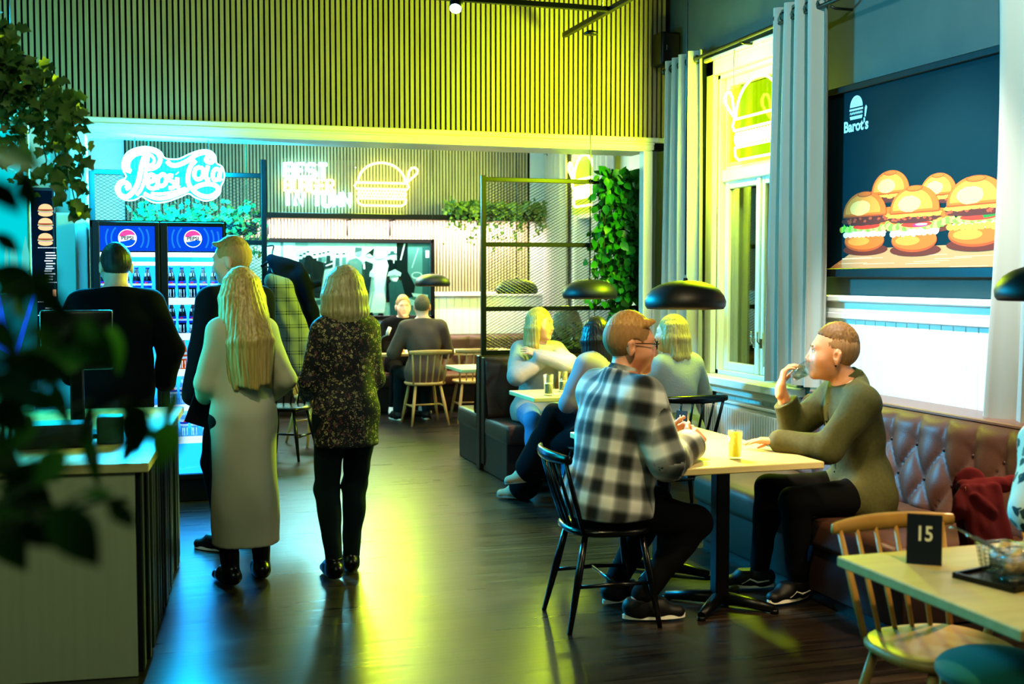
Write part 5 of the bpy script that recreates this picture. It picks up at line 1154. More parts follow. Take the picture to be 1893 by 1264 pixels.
for (lab, x0, x1, n, ln) in (('trailing ivy in a planter on the far shelf left of the screen post', 3.66, 4.02, 10, .5), ('trailing ivy in a planter on the far shelf seen through the mesh screen', 4.12, 4.85, 16, .5)):
    t = thing('trailing_ivy', lab, 'plant', ((x0+x1)/2, 14.28, 2.336)); mb = MB(); mb.box((x0+.02, 14.22, 2.336), (x1-.02, 14.36, 2.41), bev=.01); part('trough', mb, BL, t, True); fb = MB(); pts = []
    for i in range(n): pts += hang(fb, (rnd.uniform(x0, x1), 14.17, 2.4), rnd.uniform(.15, ln), rnd, .0025, .04)
    part('stem', fb, MATS['stem'], t, True); mb = MB(); foliage(mb, pts, n*17, .05, (.02, .02, .02), rnd, .5, True); foliage(mb, [(x0+(x1-x0)*q/9, 14.22, 2.42) for q in range(10)], n*26, .07, (.03, .05, .035), rnd, -.3, True); part('leaves', mb, MATS['leaf_ivy'], t, True)
t = thing('trailing_ivy', 'leafy ivy hanging from a planter above the counter at upper left', 'plant', (-.5, 5.4, 2.6)); mb = MB(); fb = MB(); pts = []
mb.box((-1.2, 5.40, 2.42), (-.42, 5.55, 2.52), bev=.01); mb.cyl((-1.1, 5.48, 2.5), (-1.1, 5.48, 4.15), .006); mb.cyl((-.5, 5.48, 2.5), (-.5, 5.48, 4.15), .006); part('trough', mb, BL, t, True)
for i in range(26):
    x = rnd.uniform(-.85, -.24); zt = 2.58-max(0, x+.55)*1.05+rnd.uniform(-.05, .05); pts += hang(fb, (x, rnd.uniform(5.3, 5.48), zt), rnd.uniform(.2, .62)*(1 if x > -.5 else .55), rnd, .003, .03)
part('stem', fb, MATS['stem'], t, True); mb = MB(); foliage(mb, pts, 640, .062, (.025, .03, .025), rnd, .4, True); foliage(mb, [(-.85+.05*q, 5.4, 2.60-max(0, -.30+.05*q)*1.05) for q in range(13)], 190, .075, (.03, .04, .03), rnd, -.1, True); part('leaves', mb, MATS['leaf_ivy'], t, True)
t = thing('trailing_ivy', 'bushy ivy behind the mesh over the drinks fridge', 'plant', (.5, 9.8, 2.0)); mb = MB(); mb.box((.0, 9.72, 1.92), (.92, 9.9, 2.02), bev=.01); part('trough', mb, BL, t, True); mb = MB(); fb = MB(); pts = []
for i in range(16): pts += hang(fb, (rnd.uniform(.05, .95), 9.7, 2.02), rnd.uniform(.1, .36), rnd)
for xx in (.1, .85): fb.cyl((xx, 9.82, 2.0), (xx, 9.82, 3.35), .004, seg=6)
part('stem', fb, MATS['stem'], t, True); foliage(mb, pts, 420, .05, (.03, .04, .03), rnd, .2, True); foliage(mb, [(.05+.1*q, 9.78, 2.06) for q in range(9)], 260, .06, (.05, .05, .05), rnd, -.5, True); part('leaves', mb, MATS['leaf_ivy'], t, True)
t = thing('potted_plant', 'small dark leafy plant behind the mesh beside the curly haired woman', 'plant', (3.5, 9.66, .93)); mb = MB(); mb.box((3.32, 9.44, .93), (3.98, 9.56, .98), bev=.006); part('trough', mb, mat('trough_green', '#5a7a1c', .5), t, True); mb = MB(); foliage(mb, [(3.42+.06*q, 9.5, 1.02) for q in range(9)], 190, .09, (.03, .02, .045), rnd, -.5); part('leaves', mb, mat('leaf_grey', '#3a5a40', .5, vary=('#8a9a80', (14, 14, 14), .2)), t, True)
# large blurred plant in the foreground, rooted in a pot below the frame
t = thing('foreground_plant', 'large dark leafed plant close to the camera at lower left', 'plant', (-.58, 1.25, 0)); mb = MB(); mb.lathe([(0, .0), (.13, 0), (.17, .34), (.185, .36), (.17, .38), (.155, .34), (0, .33)], 28, c=(-.58, 1.25, .35)); mb.cyl((-.58, 1.25, 0), (-.58, 1.25, .36), .1, .1); part('pot', mb, mat('pot_black', '#111312', .5), t, True)
lv = MB(); sv = MB(); D_ = 1.22
LP = [(-10,280,75,305,.8,0),(40,262,66,315,.7,1),(-15,330,40,400,.9,0),(45,320,60,400,.6,0),(-20,500,98,545,.9,0),(105,500,20,560,.8,0),(28,545,44,590,.6,0),(-10,590,30,660,.9,0),(0,660,145,705,.75,0),(150,680,30,640,.7,0),(-20,700,85,745,1.0,0),(140,600,215,680,.95,1),(205,600,222,690,.6,1),(150,590,180,630,.7,0),(95,700,130,800,.45,0),(170,740,150,830,.45,0),(240,738,262,855,.75,0),(215,745,285,770,.6,0),(318,775,292,868,1.0,1),(330,720,300,790,.5,0),(155,785,185,905,.4,0),(205,920,250,985,.75,1),(195,925,245,930,.6,0),(10,885,105,950,1.0,0),(95,935,186,1048,1.0,0),(0,920,62,1000,1.1,0),(-10,960,45,1058,1.0,0),(90,950,70,1010,.5,0),(40,860,120,890,.7,0),(150,915,215,905,.5,0),(-30,800,40,860,.9,0),(-30,850,60,880,.8,0),(60,520,135,600,.7,0),(-10,545,60,520,.8,0),(100,650,175,665,.7,0),(-20,740,60,800,1.0,0),(30,720,120,760,.9,0),(60,760,20,840,.8,0),(120,830,60,900,.9,0),(0,900,100,930,.9,0),(30,960,110,1020,.8,0),(250,800,225,870,.5,0),(-10,430,40,470,.8,0),(60,600,120,655,.8,0)]
lb = MB()
for i, (x0, y0, x1, y1, wf, br) in enumerate(LP):
    yy = D_+.2*math.sin(i*2.3); p = at(x0, y0, 'Y', yy); q = at(x1, y1, 'Y', yy-.03*math.cos(i)); d = q-p; l = d.length
    leaf(lb if br else lv, p, d, Vector((.2*math.sin(i*1.7), -1, .45*math.cos(i*1.3))), l, l*.6*wf, 0, False, .12, True)
    r0 = Vector((-.58+.05*math.sin(i), 1.25+.05*math.cos(i), .7)); md = r0.lerp(p, .5)+Vector((.05*math.sin(i*3.1), .05*math.cos(i*2.2), .22+.06*math.sin(i))); sv.tube(smooth([r0, md, p], 5), .0016, 6)
tag(part('leaves', lb, mat('leaf_young', '#3f7a1c', .35, vary=('#5a9a24', (7, 7, 7), .25)), t, True), 'lighter young leaves')
part('leaves', lv, MATS['leaf_dark'], t, True); part('stem', sv, MATS['stem'], t, True)

# ------------------------------------------------------------------ coats hanging on the screen post
def hung(name, label, cat, m, x, y, z1, z0, w, th, group=None, ang=0):
    t = thing(name, label, cat, (x, y, z1)); c, s_ = math.cos(ang), math.sin(ang); A = V(c, s_, 0); o = V(x, y, 0)
    return t, A, o
t, A, o = hung('jacket', 'dark jacket hanging on the screen post left of the old photograph', 'jacket', None, 1.1, 9.2, 1.78, 1.2, .3, .08)
P = [Cone(o+V(-.12, 0, 1.72), o+V(.08, 0, 1.66), .035, .04, .04), Cone(o+V(-.06, 0, 1.62), o+V(.10, 0, 1.15), .10, .11, .05, V(0, 1, 0), .5), Cone(o+V(.1, -.02, 1.6), o+V(.2, -.03, 1.22), .06, .05, .04), Cone(o+V(.02, .02, 1.55), o+V(-.02, .02, 1.0), .08, .07, .05), Cone(o+V(.12, -.02, 1.5), o+V(.235, -.03, 1.53), .03, .02, .03)]
sdf_part('shell', P, .008, MATS['navy_cloth'], t, wrinkle=.008, wfreq=1.2); mb = MB(); mb.tube(smooth([(1.0, 9.2, 1.66), (.985, 9.2, 1.76), (1.0, 9.25, 1.82), (.96, 9.3, 1.82)], 5), .006); mb.tube([(.9, 9.2, 1.66), (1.0, 9.2, 1.74), (1.2, 9.2, 1.62)], .012, 8); part('hanger', mb, MATS['black_plastic'], t, True)
t, A, o = hung('blanket_coat', 'cream tartan checked coat hanging behind the long haired woman', 'coat', None, 1.06, 9.08, 1.6, .8, .2, .05)
P = [Cone(o+V(-.1, 0, 1.56), o+V(.0, 0, 1.52), .05, .06, .05), Cone(o+V(-.06, 0, 1.5), o+V(.10, 0, .92), .07, .09, .05), Cone(o+V(.02, -.02, 1.48), o+V(.17, -.02, 1.0), .05, .07, .04), Cone(o+V(.16, -.03, 1.06), o+V(.2, -.03, .98), .055, .045, .04)]
sdf_part('shell', P, .008, MATS['tartan_blanket'], t, wrinkle=.007, wfreq=1.2); mb = MB(); mb.tube([(.98, 9.08, 1.6), (.97, 9.2, 1.66), (.95, 9.36, 1.66)], .008); part('hanging_loop', mb, MATS['black_plastic'], t, True)
t = thing('red_jacket', 'red jacket draped over the chair back at right frame edge', 'jacket', (3.08, 3.78, .5)); o = V(3.08, 3.775, 0)
yv = V(0, 1, .25); P = [Cone(o+V(-.08, 0, .79), o+V(.22, .01, .79), .03, .034, .02, V(0, 1, 0), .8)]
for i in range(5): P.append(Cone(o+V(-.10+.035*i, -.03+.006*(i % 2), .78), o+V(-.085+.032*i, -.135-.012*(i % 2), .47+.02*(i % 3)), .026, .034, .014, yv, .5))
P += [Cone(o+V(-.02, .04, .78), o+V(.05, .05, .5), .08, .09, .02, V(0, 1, 0), .2), Cone(o+V(-.12, -.035, .77), o+V(-.15, -.06, .70), .022, .035, .012, yv, .4), Cone(o+V(-.07, -.055, .76), o+V(-.01, -.075, .69), .02, .028, .012, yv, .4)]
sdf_part('shell', P, .007, mat('red_cloth', '#3c060c', .95, spec=.15), t, wrinkle=.004, wfreq=2.2)

# ------------------------------------------------------------------ things on the tables
def tumbler(label, x, y, z, h, r, liq=None, fill=.6, group=None, tilt=None, foam=None, name='glass'):
    t = thing(name, label, 'glass', (x, y, z), group=group); mb = MB(); mb.lathe([(0, 0), (r*.8, 0), (r*.84, .006), (r, h), (r-.003, h), (r*.84-.003, .014), (0, .012)], 24); part('glass_body', mb, MATS['clear_glass'], t)
    if liq:
        mb = MB(); rr_ = r*.84+(r-r*.84)*fill; mb.lathe([(0, .013), (r*.84-.004, .014), (rr_-.004, h*fill), (0, h*fill)], 24); part('drink', mb, liq, t)
        if foam: mb = MB(); mb.lathe([(rr_-.0038, h*fill-.001), (rr_-.0035, h*fill+.006), (0, h*fill+.006)], 20); part('foam', mb, foam, t)
    return t
mat('yellow_drink', '#f0d400', .2, emit='#f0d400', es=.6); mat('cola_drink', '#1c0d08', .1); mat('foam', '#c8b090', .6); mat('sign_navy', '#0c1a30', .5); mat('paper', '#e8e6dc', .8); mat('salt_glass', '#d8dcd4', .15); mat('card_wood', '#c9a878', .6)  # emission makes the yellow drink look brightly lit
tumbler('tall glass of bright yellow drink on the front table', 2.65, 4.94, .74, .135, .036, MATS['yellow_drink'], .93)
tumbler('glass half full of cola nearest the smiling woman', 2.79, 7.98, .74, .15, .039, MATS['cola_drink'], .55, foam=MATS['foam'])
tumbler('cola glass with printed rim standing behind the other cola glass', 2.98, 8.2, .74, .15, .039, MATS['cola_drink'], .5, foam=MATS['foam'])
tumbler('cola glass beside the napkin holder near the woman in pale sweater', 3.46, 8.05, .74, .15, .039, MATS['cola_drink'], .5)
tumbler('cola glass on the far table right of the brown T-shirt man', 3.28, 12.95, .74, .15, .038, MATS['cola_drink'], .5)
tumbler('small clear water glass at the far end of the front table', 2.66, 6.0, .74, .1, .035)
t = thing('coaster', 'clear round saucer on the table before the smiling woman', 'saucer', (2.80, 7.90, .741)); mb = MB(); mb.lathe([(0, 0), (.05, 0), (.065, .012), (.06, .012), (.047, .005), (0, .004)], 24); part('dish', mb, MATS['clear_glass'], t)
def number_sign(label, txt, x, y, z, w, h, rz, lean=.16):
    t = thing('number_sign', label, 'sign', (x, y, z), rz); F_ = Matrix.Translation((0, 0, 0)) @ Matrix.Rotation(-lean, 4, 'X') @ FRONT(0, -.0, 0); mb = MB(); mb.box((-w/2, 0, 0), (w/2, h, .003), 0, M=F_); part('board', mb, MATS['sign_navy'], t)
    mb = MB(); add_text(mb, txt, h*.42, F_ @ Matrix.Translation((.0, h*.60, .0042)), 0, .0005, bold=h*.008, sx=.82); part('number', mb, MATS['paper'], t)
    mb = MB(); B_ = Matrix.Translation((0, 2*h*math.sin(lean), 0)) @ Matrix.Rotation(lean, 4, 'X') @ FRONT(0, 0, 0); mb.box((-w/2, 0, 0), (w/2, h, .003), 0, M=B_); part('rear_board', mb, MATS['card_wood'], t)
number_sign('dark standing table sign with white number 15', '15', 2.215, 2.955, .741, .1, .148, -.65); number_sign('small dark table sign with number 11 by the clasped hands', '11', 2.87, 5.98, .741, .07, .105, -.95)
t = thing('condiment_caddy', 'wooden condiment caddy with napkins and shakers beyond the clasped hands', 'caddy', (3.22, 7.93, .741)); mb = MB(); mb.box((3.1, 7.86, .741), (3.36, 8.0, .75)); mb.box((3.1, 7.86, .80), (3.36, 7.87, .86)); mb.box((3.1, 7.99, .75), (3.36, 8.0, .86)); mb.box((3.1, 7.86, .75), (3.11, 8.0, .86)); mb.box((3.35, 7.86, .75), (3.36, 8.0, .86)); part('box', mb, MATS['card_wood'], t, True)
mb = MB(); mb.tube([(3.08, 7.85, .745), (3.08, 7.85, .87), (3.38, 7.85, .87), (3.38, 7.85, .745)], .008, 8); part('wire_frame', mb, MATS['black_metal'], t, True)
t = thing('napkins', 'white paper napkins standing in the wooden caddy', 'napkins', (3.24, 7.93, .8)); mb = MB(); 
for i in range(6): mb.box((3.13+.003*i, 7.90+.014*i, .752), (3.33-.006*i, 7.908+.014*i, .895-.004*i))
part('paper_stack', mb, MATS['paper'], t, True)
for i, lab in enumerate(('salt shaker with steel lid left in front of the caddy', 'pepper shaker with steel lid right in front of the caddy')):
    t = thing('shaker', lab, 'shaker', (3.02+.075*i, 7.865, .741)); mb = MB(); mb.lathe([(0, 0), (.02, 0), (.018, .05), (0, .05)], 16); part('jar', mb, MATS['salt_glass'], t); mb = MB(); mb.lathe([(.019, .05), (.019, .064), (.01, .07), (0, .07)], 16); part('lid', mb, MATS['steel'], t)
t = thing('napkin_holder', 'black rounded napkin dispenser on the far table', 'napkin holder', (2.64, 12.95, .741)); mb = MB(); pr = [(-.08, 0), (.08, 0), (.08, .14)]+[(.08*math.cos(PI*q/10), .14+.05*math.sin(PI*q/10)) for q in range(1, 10)]+[(-.08, .14)]; mb.prism(pr, .09, 0, FRONT(2.64, 13.0, .741)); part('case', mb, MATS['black_lacquer'], t, True); mb = MB(); mb.box((2.59, 12.905, .775), (2.69, 12.91, .87)); part('slot_plate', mb, MATS['black_plastic'], t, True)
mb = MB(); mb.tube([(2.63, 12.95, .92), (2.64, 12.94, .97), (2.66, 12.93, 1.02)], [.02, .022, .02], 8, flat=(0, 1, 0)); part('napkin', mb, MATS['paper'], t, True)
t = thing('menu_stand', 'small wooden card stand beside the far napkin dispenser', 'card stand', (2.78, 12.92, .741)); mb = MB(); mb.box((2.755, 12.9, .741), (2.81, 12.94, .80)); mb.box((2.765, 12.915, .8), (2.80, 12.925, .85)); part('block', mb, MATS['card_wood'], t, True)
# tray and wire baskets on the number 15 table
t = thing('serving_tray', 'black square serving tray under the wire fry baskets', 'tray', (2.35, 2.74, .741)); mb = MB(); TM = Matrix.Translation((2.345, 2.735, .741)) @ Matrix.Rotation(.25, 4, 'Z'); mb.box((-.13, -.1, 0), (.16, .1, .008), M=TM); mb.box((-.13, -.1, .008), (.16, -.092, .016), M=TM); mb.box((-.13, .092, .008), (.16, .1, .016), M=TM); mb.box((-.13, -.1, .008), (-.122, .1, .016), M=TM); mb.box((.152, -.1, .008), (.16, .1, .016), M=TM); part('tray_body', mb, MATS['black_lacquer'], t, True)
def basket(label, x, y, z, s_, rz):
    t = thing('fry_basket', label, 'basket', (x, y, z), rz); mb = MB(); a, b_, h = .055*s_, .042*s_, .075*s_
    for k in range(7):
        q = k/6; f_ = .78+.22*q; zz = h*q; mb.tube([(-a*f_, -b_*f_, zz), (a*f_, -b_*f_, zz), (a*f_, b_*f_, zz), (-a*f_, b_*f_, zz)], .0016 if k in (0, 6) else .0008, 5, closed=True)
    for i in range(13):
        q = -1+2*i/12
        for sg in (-1, 1): mb.tube([(a*.78*q, sg*b_*.78, 0), (a*q, sg*b_, h)], .0008, 4); mb.tube([(sg*a*.78, b_*.78*q, 0), (sg*a, b_*q, h)], .0008, 4)
        mb.tube([(a*.78*q, -b_*.78, 0), (a*.78*q, b_*.78, 0)], .0008, 4)
    part('wire_cage', mb, MATS['steel'], t)
    mb = MB()
    for yy in (-.012, .012): mb.tube(smooth([(-a, yy, h), (-a-.02, yy, h+.012), (-a-.10*s_, yy*.8, h+.055*s_), (-a-.125*s_, yy*.6, h+.06*s_)], 4), .0022, 6)
    mb.tube([(-a-.125*s_, -.008, h+.06*s_), (-a-.125*s_, .008, h+.06*s_)], .0022, 6); part('handle', mb, MATS['steel'], t); return t
bk = basket('front wire fry basket with crumpled paper on the tray', 2.335, 2.715, .752, 1.0, .15); dup(bk, (2.36, 2.80, .752), .05, 'rear wire fry basket with crumpled paper on the tray')
for i, (x, y, lab) in enumerate(((2.335, 2.715, 'crumpled greasy paper in the front wire basket'), (2.36, 2.80, 'crumpled greasy paper in the rear wire basket'))):
    t = thing('food_paper', lab, 'paper', (x, y, .756)); vs = sdf_part('sheet', [Ell(V(x, y, .786), V(.036, .027, .028), k=.01), Cone(V(x-.02, y, .78), V(x+.02, y+.008, .815), .012, .016, .01)], .003, mat('greasy_paper', '#c9b088', .7), t, wrinkle=.004, wfreq=5)
t = thing('sauce_dish', 'small bowl of orange dip on the tray at right', 'bowl', (2.45, 2.77, .752)); mb = MB(); mb.lathe([(0, 0), (.03, 0), (.042, .04), (.039, .04), (.028, .008), (0, .006)], 20); part('bowl', mb, mat('bowl_ochre', '#b8863a', .5), t); mb = MB(); mb.lathe([(.037, .034), (.02, .04), (0, .042)], 18); part('dip', mb, mat('dip_orange', '#e8742a', .4), t)
t = thing('stool', 'teal padded seat edge under the number 15 table at lower right', 'seat', (2.15, 2.55, 0)); P = [Ell(V(2.15, 2.55, .555), V(.16, .16, .055), k=.02)]
sdf_part('cushion', P, .007, mat('teal_velvet', '#0f6a62', .8, sheen=.3), t); mb = MB(); mb.cyl((2.15, 2.55, 0), (2.15, 2.55, .51), .03); mb.cyl((2.15, 2.55, 0), (2.15, 2.55, .02), .15); part('pedestal', mb, MATS['black_metal'], t, True)
# ------------------------------------------------------------------ the two men at the front table
f = Fig('man in black and white checked flannel shirt and glasses, hands clasped on table', 2.04, 5.08, 12, h=1.84, seat=.45, lean=11, girth=1.22, vox=.0055, skin='#d89878', hs=1.13)
f.head(yaw=-26, pitch=-3, fwd=.02)
f.arm(-1, V(2.43, 5.17, .825), (.6, -.3, -.9)); f.arm(1, V(2.445, 4.985, .815), (.55, -.25, -.9))
f.leg(-1, V(2.2, 5.30, .1), (.1, 1, .5)); f.leg(1, V(2.2, 5.0, .1), (.1, 1, .5), toe=(.98, -.2, 0))
f.hand(1, (.74, .5, .35), (-.1, .8, -.5), curl=(.8, .85, .5), thumb=.3); f.hand(-1, (.70, -.5, .5), (-.1, -.8, -.35), curl=(.8, .8, .5), thumb=.3)
f.body(stubble='#a8623a'); f.eyes(brow='#8a5a30')
f.garment('flannel_shirt', MATS['plaid_flannel'], t=.014, sleeve=.86, hem=.06, collar=.035, loose=.024, wr=.006, thigh=.2, weave=True)
f.trousers(MATS['black_denim']); f.shoes(MATS['shoe_black'], MATS['sole_white'])
f.short_hair(MATS['hair_ginger'], top=.018, tuft=.008, mside=mat('hair_ginger_short', '#8a6238', .7, vary=('#a87c4c', (90, 90, 20), .3)))
k, q, ax = f.hq(); gm = MB()                                         # glasses
for d in (-1, 1):
    gm.tube([q(.034*d+.023*math.cos(a)*1.05, .108-.012*abs(.034*d+.023*math.cos(a))/.05, .006+.0185*math.sin(a)) for a in [2*PI*i/16 for i in range(16)]], .0024, 6, closed=True)
    gm.tube([q(.058*d, .094, .012), q(.078*d, .06, .014), q(.083*d, -.01, .012), q(.083*d, -.03, -.002)], .0024, 6)
gm.tube([q(-.011, .110, .01), q(0, .113, .013), q(.011, .110, .01)], .0022, 6)
part('glasses', gm, MATS['black_gloss'], f.root, True)
cm = MB(); na = unit(f.hc-f.nb); c0 = f.nb+na*.012; fw = unit(f.Ft-na*(f.Ft@na)); rt = np.cross(fw, na)   # open shirt collar
for i in range(2): pass
ring = [(c0+(rt*math.cos(a)+fw*math.sin(a))*.074, c0+na*.048+(rt*math.cos(a)+fw*math.sin(a))*.070) for a in [PI*.62+2*PI*.88*i/22 for i in range(23)]]
out_ = [(b_, c0+na*.002-na*.02*max(0, math.cos((i-11)/11*PI))*0+(b_-c0-na*.048)*1.34-na*.012) for i, (a, b_) in enumerate(ring)]
vv = [tuple(p) for pr in ring for p in pr]; cm.add(vv, [(2*i, 2*i+2, 2*i+3, 2*i+1) for i in range(22)], 0, True)
vv = [tuple(p) for pr in out_ for p in pr]; cm.add(vv, [(2*i, 2*i+1, 2*i+3, 2*i+2) for i in range(22)], 0, True)
part('collar', cm, mat('collar_flannel', '#a8aaa4', .9, vary=('#1c211e', (9, 9, 9), .12)), f.root, True)

f = Fig('man in olive shirt with short fair hair drinking water on the long bench', 3.43, 5.06, 176, h=1.76, seat=.44, lean=10, girth=1.04, vox=.0055, skin='#dc9a74', hs=1.14, twist=-10)
f.head(yaw=-12, pitch=6, fwd=.06, up=.14)
f.arm(1, V(3.085, 5.28, 1.03), (.35, .3, -1)); f.arm(-1, V(2.97, 5.10, .79), (.75, -.1, -.8))
f.leg(1, V(3.0, 5.32, .1), (.15, 1, .6)); f.leg(-1, V(3.07, 5.07, .1), (.15, 1, .5), toe=(-.93, -.28, .0))
f.hand(1, (.25, .08, .95), (.72, -.35, -.2), curl=(.62, .55, .4), thumb=.9); f.hand(-1, (-.8, .62, .0), (0, 0, -1), curl=(.15, .2, .1))
f.body(stubble='#b9805a'); f.eyes(brow='#8f6a40')
f.garment('olive_shirt', MATS['olive_cotton'], t=.012, sleeve=.95, hem=.09, collar=.03, loose=.014, wr=.008, thigh=.22, cuff=.041)
f.trousers(MATS['black_denim']); f.shoes(MATS['shoe_black'], MATS['sole_white'], laces=True)
f.short_hair(MATS['hair_lightbrown'], top=.020, sides=.0022, line=.066, mside=MATS['hair_fade_brown'])
k, q, ax = f.hq(); na = unit(f.hc-f.nb); c0 = f.nb+na*.01; fw = unit(f.Ft-na*(f.Ft@na)); rt = np.cross(fw, na); cm = MB()
ring = [(c0+(rt*math.cos(a)+fw*math.sin(a))*.072, c0+na*.042+(rt*math.cos(a)+fw*math.sin(a))*.068-na*.02*max(0, math.sin(a))) for a in [PI*.60+2*PI*.9*i/22 for i in range(23)]]
out_ = [(b_, c0+(b_-c0-na*.03)*1.3-na*.006) for a, b_ in ring]
for st in (ring, out_): cm.add([tuple(p) for pr in st for p in pr], [(2*i, 2*i+2, 2*i+3, 2*i+1) for i in range(22)], 0, True)
part('collar', cm, MATS['olive_cotton'], f.root, True)
mb = MB(); mb.ball(q(-.088, -.008, -.042), .005, 0, 8); part('earring', mb, MATS['black_gloss'], f.root, True)
fr_ = f.Ft
f.patch('placket', mat('olive_placket', '#3f3e1e', .8), lambda u, v: f.surf(f.pel+f.T*(.50-.50*v)*f.k+f.Rt*(-.016+.032*u), fr_, .004), 4, 26)
mb = MB()
for i in range(6): mb.ball(f.surf(f.pel+f.T*(.46-.085*i)*f.k, fr_, .006), .0055, 0, 8)
part('shirt_button', mb, MATS['black_gloss'], f.root, True)
f.patch('chest_pocket', MATS['olive_placket'], lambda u, v: f.surf(f.pel+f.T*(.385-.115*v-.012*(1-abs(2*u-1))*v)*f.k+f.Rt*(-.05-.085*u), unit(fr_-f.Rt*.35), .004), 8, 8)
# water glass at his mouth
m_ = q(0, .094, -.066); g0 = f.wr[1]+unit((.25, .08, .95))*.085+unit((.72, -.35, -.2))*.047; dirg = unit(m_-g0+V(0, 0, .012)); base = Vector(m_-dirg*.128); t = thing('water_glass', 'clear water glass tilted at the lips of the olive shirt man', 'glass', base)
GMx = Vector(dirg).to_track_quat('Z', 'Y').to_matrix().to_4x4(); mb = MB(); mb.lathe([(0, 0), (.029, 0), (.031, .006), (.037, .125), (.0345, .125), (.028, .014), (0, .012)], 24, M=GMx); part('glass_body', mb, MATS['clear_glass'], t)
mb = MB(); mb.lathe([(0, .0135), (.0275, .0145), (.031, .07), (0, .085)], 22, M=GMx); part('water', mb, glass('water_clear', '#d8f0e8', .12), t)

# ------------------------------------------------------------------ three women and a man queueing by the fridge
f = Fig('woman with straight shoulder length blond bob in dark floral blouse, back turned', 1.03, 6.15, 96, h=1.63, girth=.97, sww=.86, fem=True, vox=.007, skin='#e0b090', twist=4)
f.head(yaw=14, pitch=2); f.arm(-1, f.w(-.15, .22, .96), (.4, -.7, -.5)); f.arm(1, f.w(.08, .24, 1.06), (.3, -.5, -.7))
f.leg(-1, V(.965, 6.17, .085), toe=(-.15, 1, 0)); f.leg(1, V(1.075, 6.30, .085), toe=(.1, 1, 0)); f.hand(-1, (.2, .5, -.6), (.5, .3, 0)); f.hand(1, (-.6, .6, .1), (-.3, -.6, 0)); f.body()
f.garment('floral_blouse', MATS['floral_blouse'], t=.012, sleeve=.93, hem=.16, flare=.0, loose=.007, wr=.005, ff=.85, boxy=.012); f.trousers(MATS['teal_denim'], length=.97); f.shoes(MATS['boot_black'], high=.03)
f.long_hair(MATS['hair_ash'], length=.165, width=.088, back=.085, thick=.036, flare=.10, n=13)
f = Fig('woman with long blond hair in cream calf length coat holding a dark folder', .51, 6.22, 100, h=1.62, girth=.93, sww=.86, fem=True, vox=.007, skin='#e6b89a')
f.head(yaw=10, pitch=-2); f.arm(-1, f.w(-.15, .22, .94), (.35, -.8, -.3)); f.arm(1, f.w(.16, .18, .93), (.55, -.7, -.2))
f.leg(-1, V(.435, 6.2, .085), toe=(-.35, .9, 0)); f.leg(1, V(.60, 6.3, .085), toe=(-.1, 1, 0)); f.hand(-1, (0, .8, -.5), (.7, .2, -.2), curl=(.7, .7, .5)); f.hand(1, (-.3, .7, -.5), (-.6, .3, 0)); f.body()
sk = [Cone(f.pel+UP*.12, V(.52, 6.24, .20), .13, .155, .08, f.F, .8), Cone(f.pel+f.F*-.04, V(.52, 6.20, .2), .10, .13, .08), Cone(V(.45, 6.17, .9), V(.43, 6.13, .2), .04, .045, .05), Cone(V(.57, 6.14, .9), V(.585, 6.13, .2), .04, .04, .05)]
f.garment('long_coat', MATS['cream_coat'], t=.016, sleeve=.95, hem=f.pel[2]-.215, hemcut=True, loose=.008, wr=.005, extra=sk, wf=.8); f.shoes(MATS['boot_black'], high=.10)
f.trousers(MATS['black_denim'], length=.97); f.long_hair(MATS['hair_blonde'], length=.46, width=.088, back=.095, thick=.034, flare=.2, n=15, span=.86, drop=.085)
t = thing('folder', 'dark folder held at the side of the cream coat woman', 'folder', (.37, 6.33, .88)); mb = MB(); mb.box((-.13, -.005, -.085), (.13, .007, .085), bev=.004, M=Matrix.Rotation(.35, 4, 'Y')); part('cover', mb, MATS['navy_cloth'], t)
f = Fig('tall fair haired man in navy jumper standing beyond the cream coat woman', .545, 7.05, 128, h=1.80, girth=1.0, vox=.008, skin='#d8a890')
f.head(yaw=28, pitch=-4); f.arm(-1, f.w(-.28, .08, .85)); f.arm(1, f.w(.28, .1, .85)); f.leg(-1, f.w(-.1, .02, .09)); f.leg(1, f.w(.1, -.03, .09)); f.hand(-1, (0, .2, -1), (.7, 0, 0)); f.hand(1, (0, .2, -1), (-.7, 0, 0)); f.body(); f.eyes()
f.garment('jumper', MATS['navy_cloth'], t=.016, hem=.12, loose=.014, collar=.022); f.trousers(MATS['black_denim']); f.shoes(MATS['shoe_black'], MATS['sole_white'])
f.short_hair(MATS['hair_sand'], top=.016, tuft=.006, mside=MATS['hair_fade'])
f = Fig('man with short dark hair in black jumper at the counter, back turned', -.115, 7.22, 92, h=1.77, girth=1.12, vox=.008, skin='#dca88c')
f.head(yaw=8, pitch=-6); f.arm(-1, f.w(-.25, .22, 1.0), (1, -.4, -.2)); f.arm(1, f.w(.27, .2, .95), (1, -.4, -.2)); f.leg(-1, f.w(-.1, .02, .09)); f.leg(1, f.w(.1, -.03, .09)); f.hand(-1, (0, .9, .1), (.3, 0, -.6)); f.hand(1, (0, .9, .1), (-.3, 0, -.6)); f.body(); 
f.garment('black_jumper', MATS['black_cloth'], t=.016, hem=.12, loose=.016, collar=.022); f.trousers(MATS['black_denim']); f.shoes(MATS['shoe_black'])
f.short_hair(MATS['hair_darkbrown'], top=.006, sides=.006)

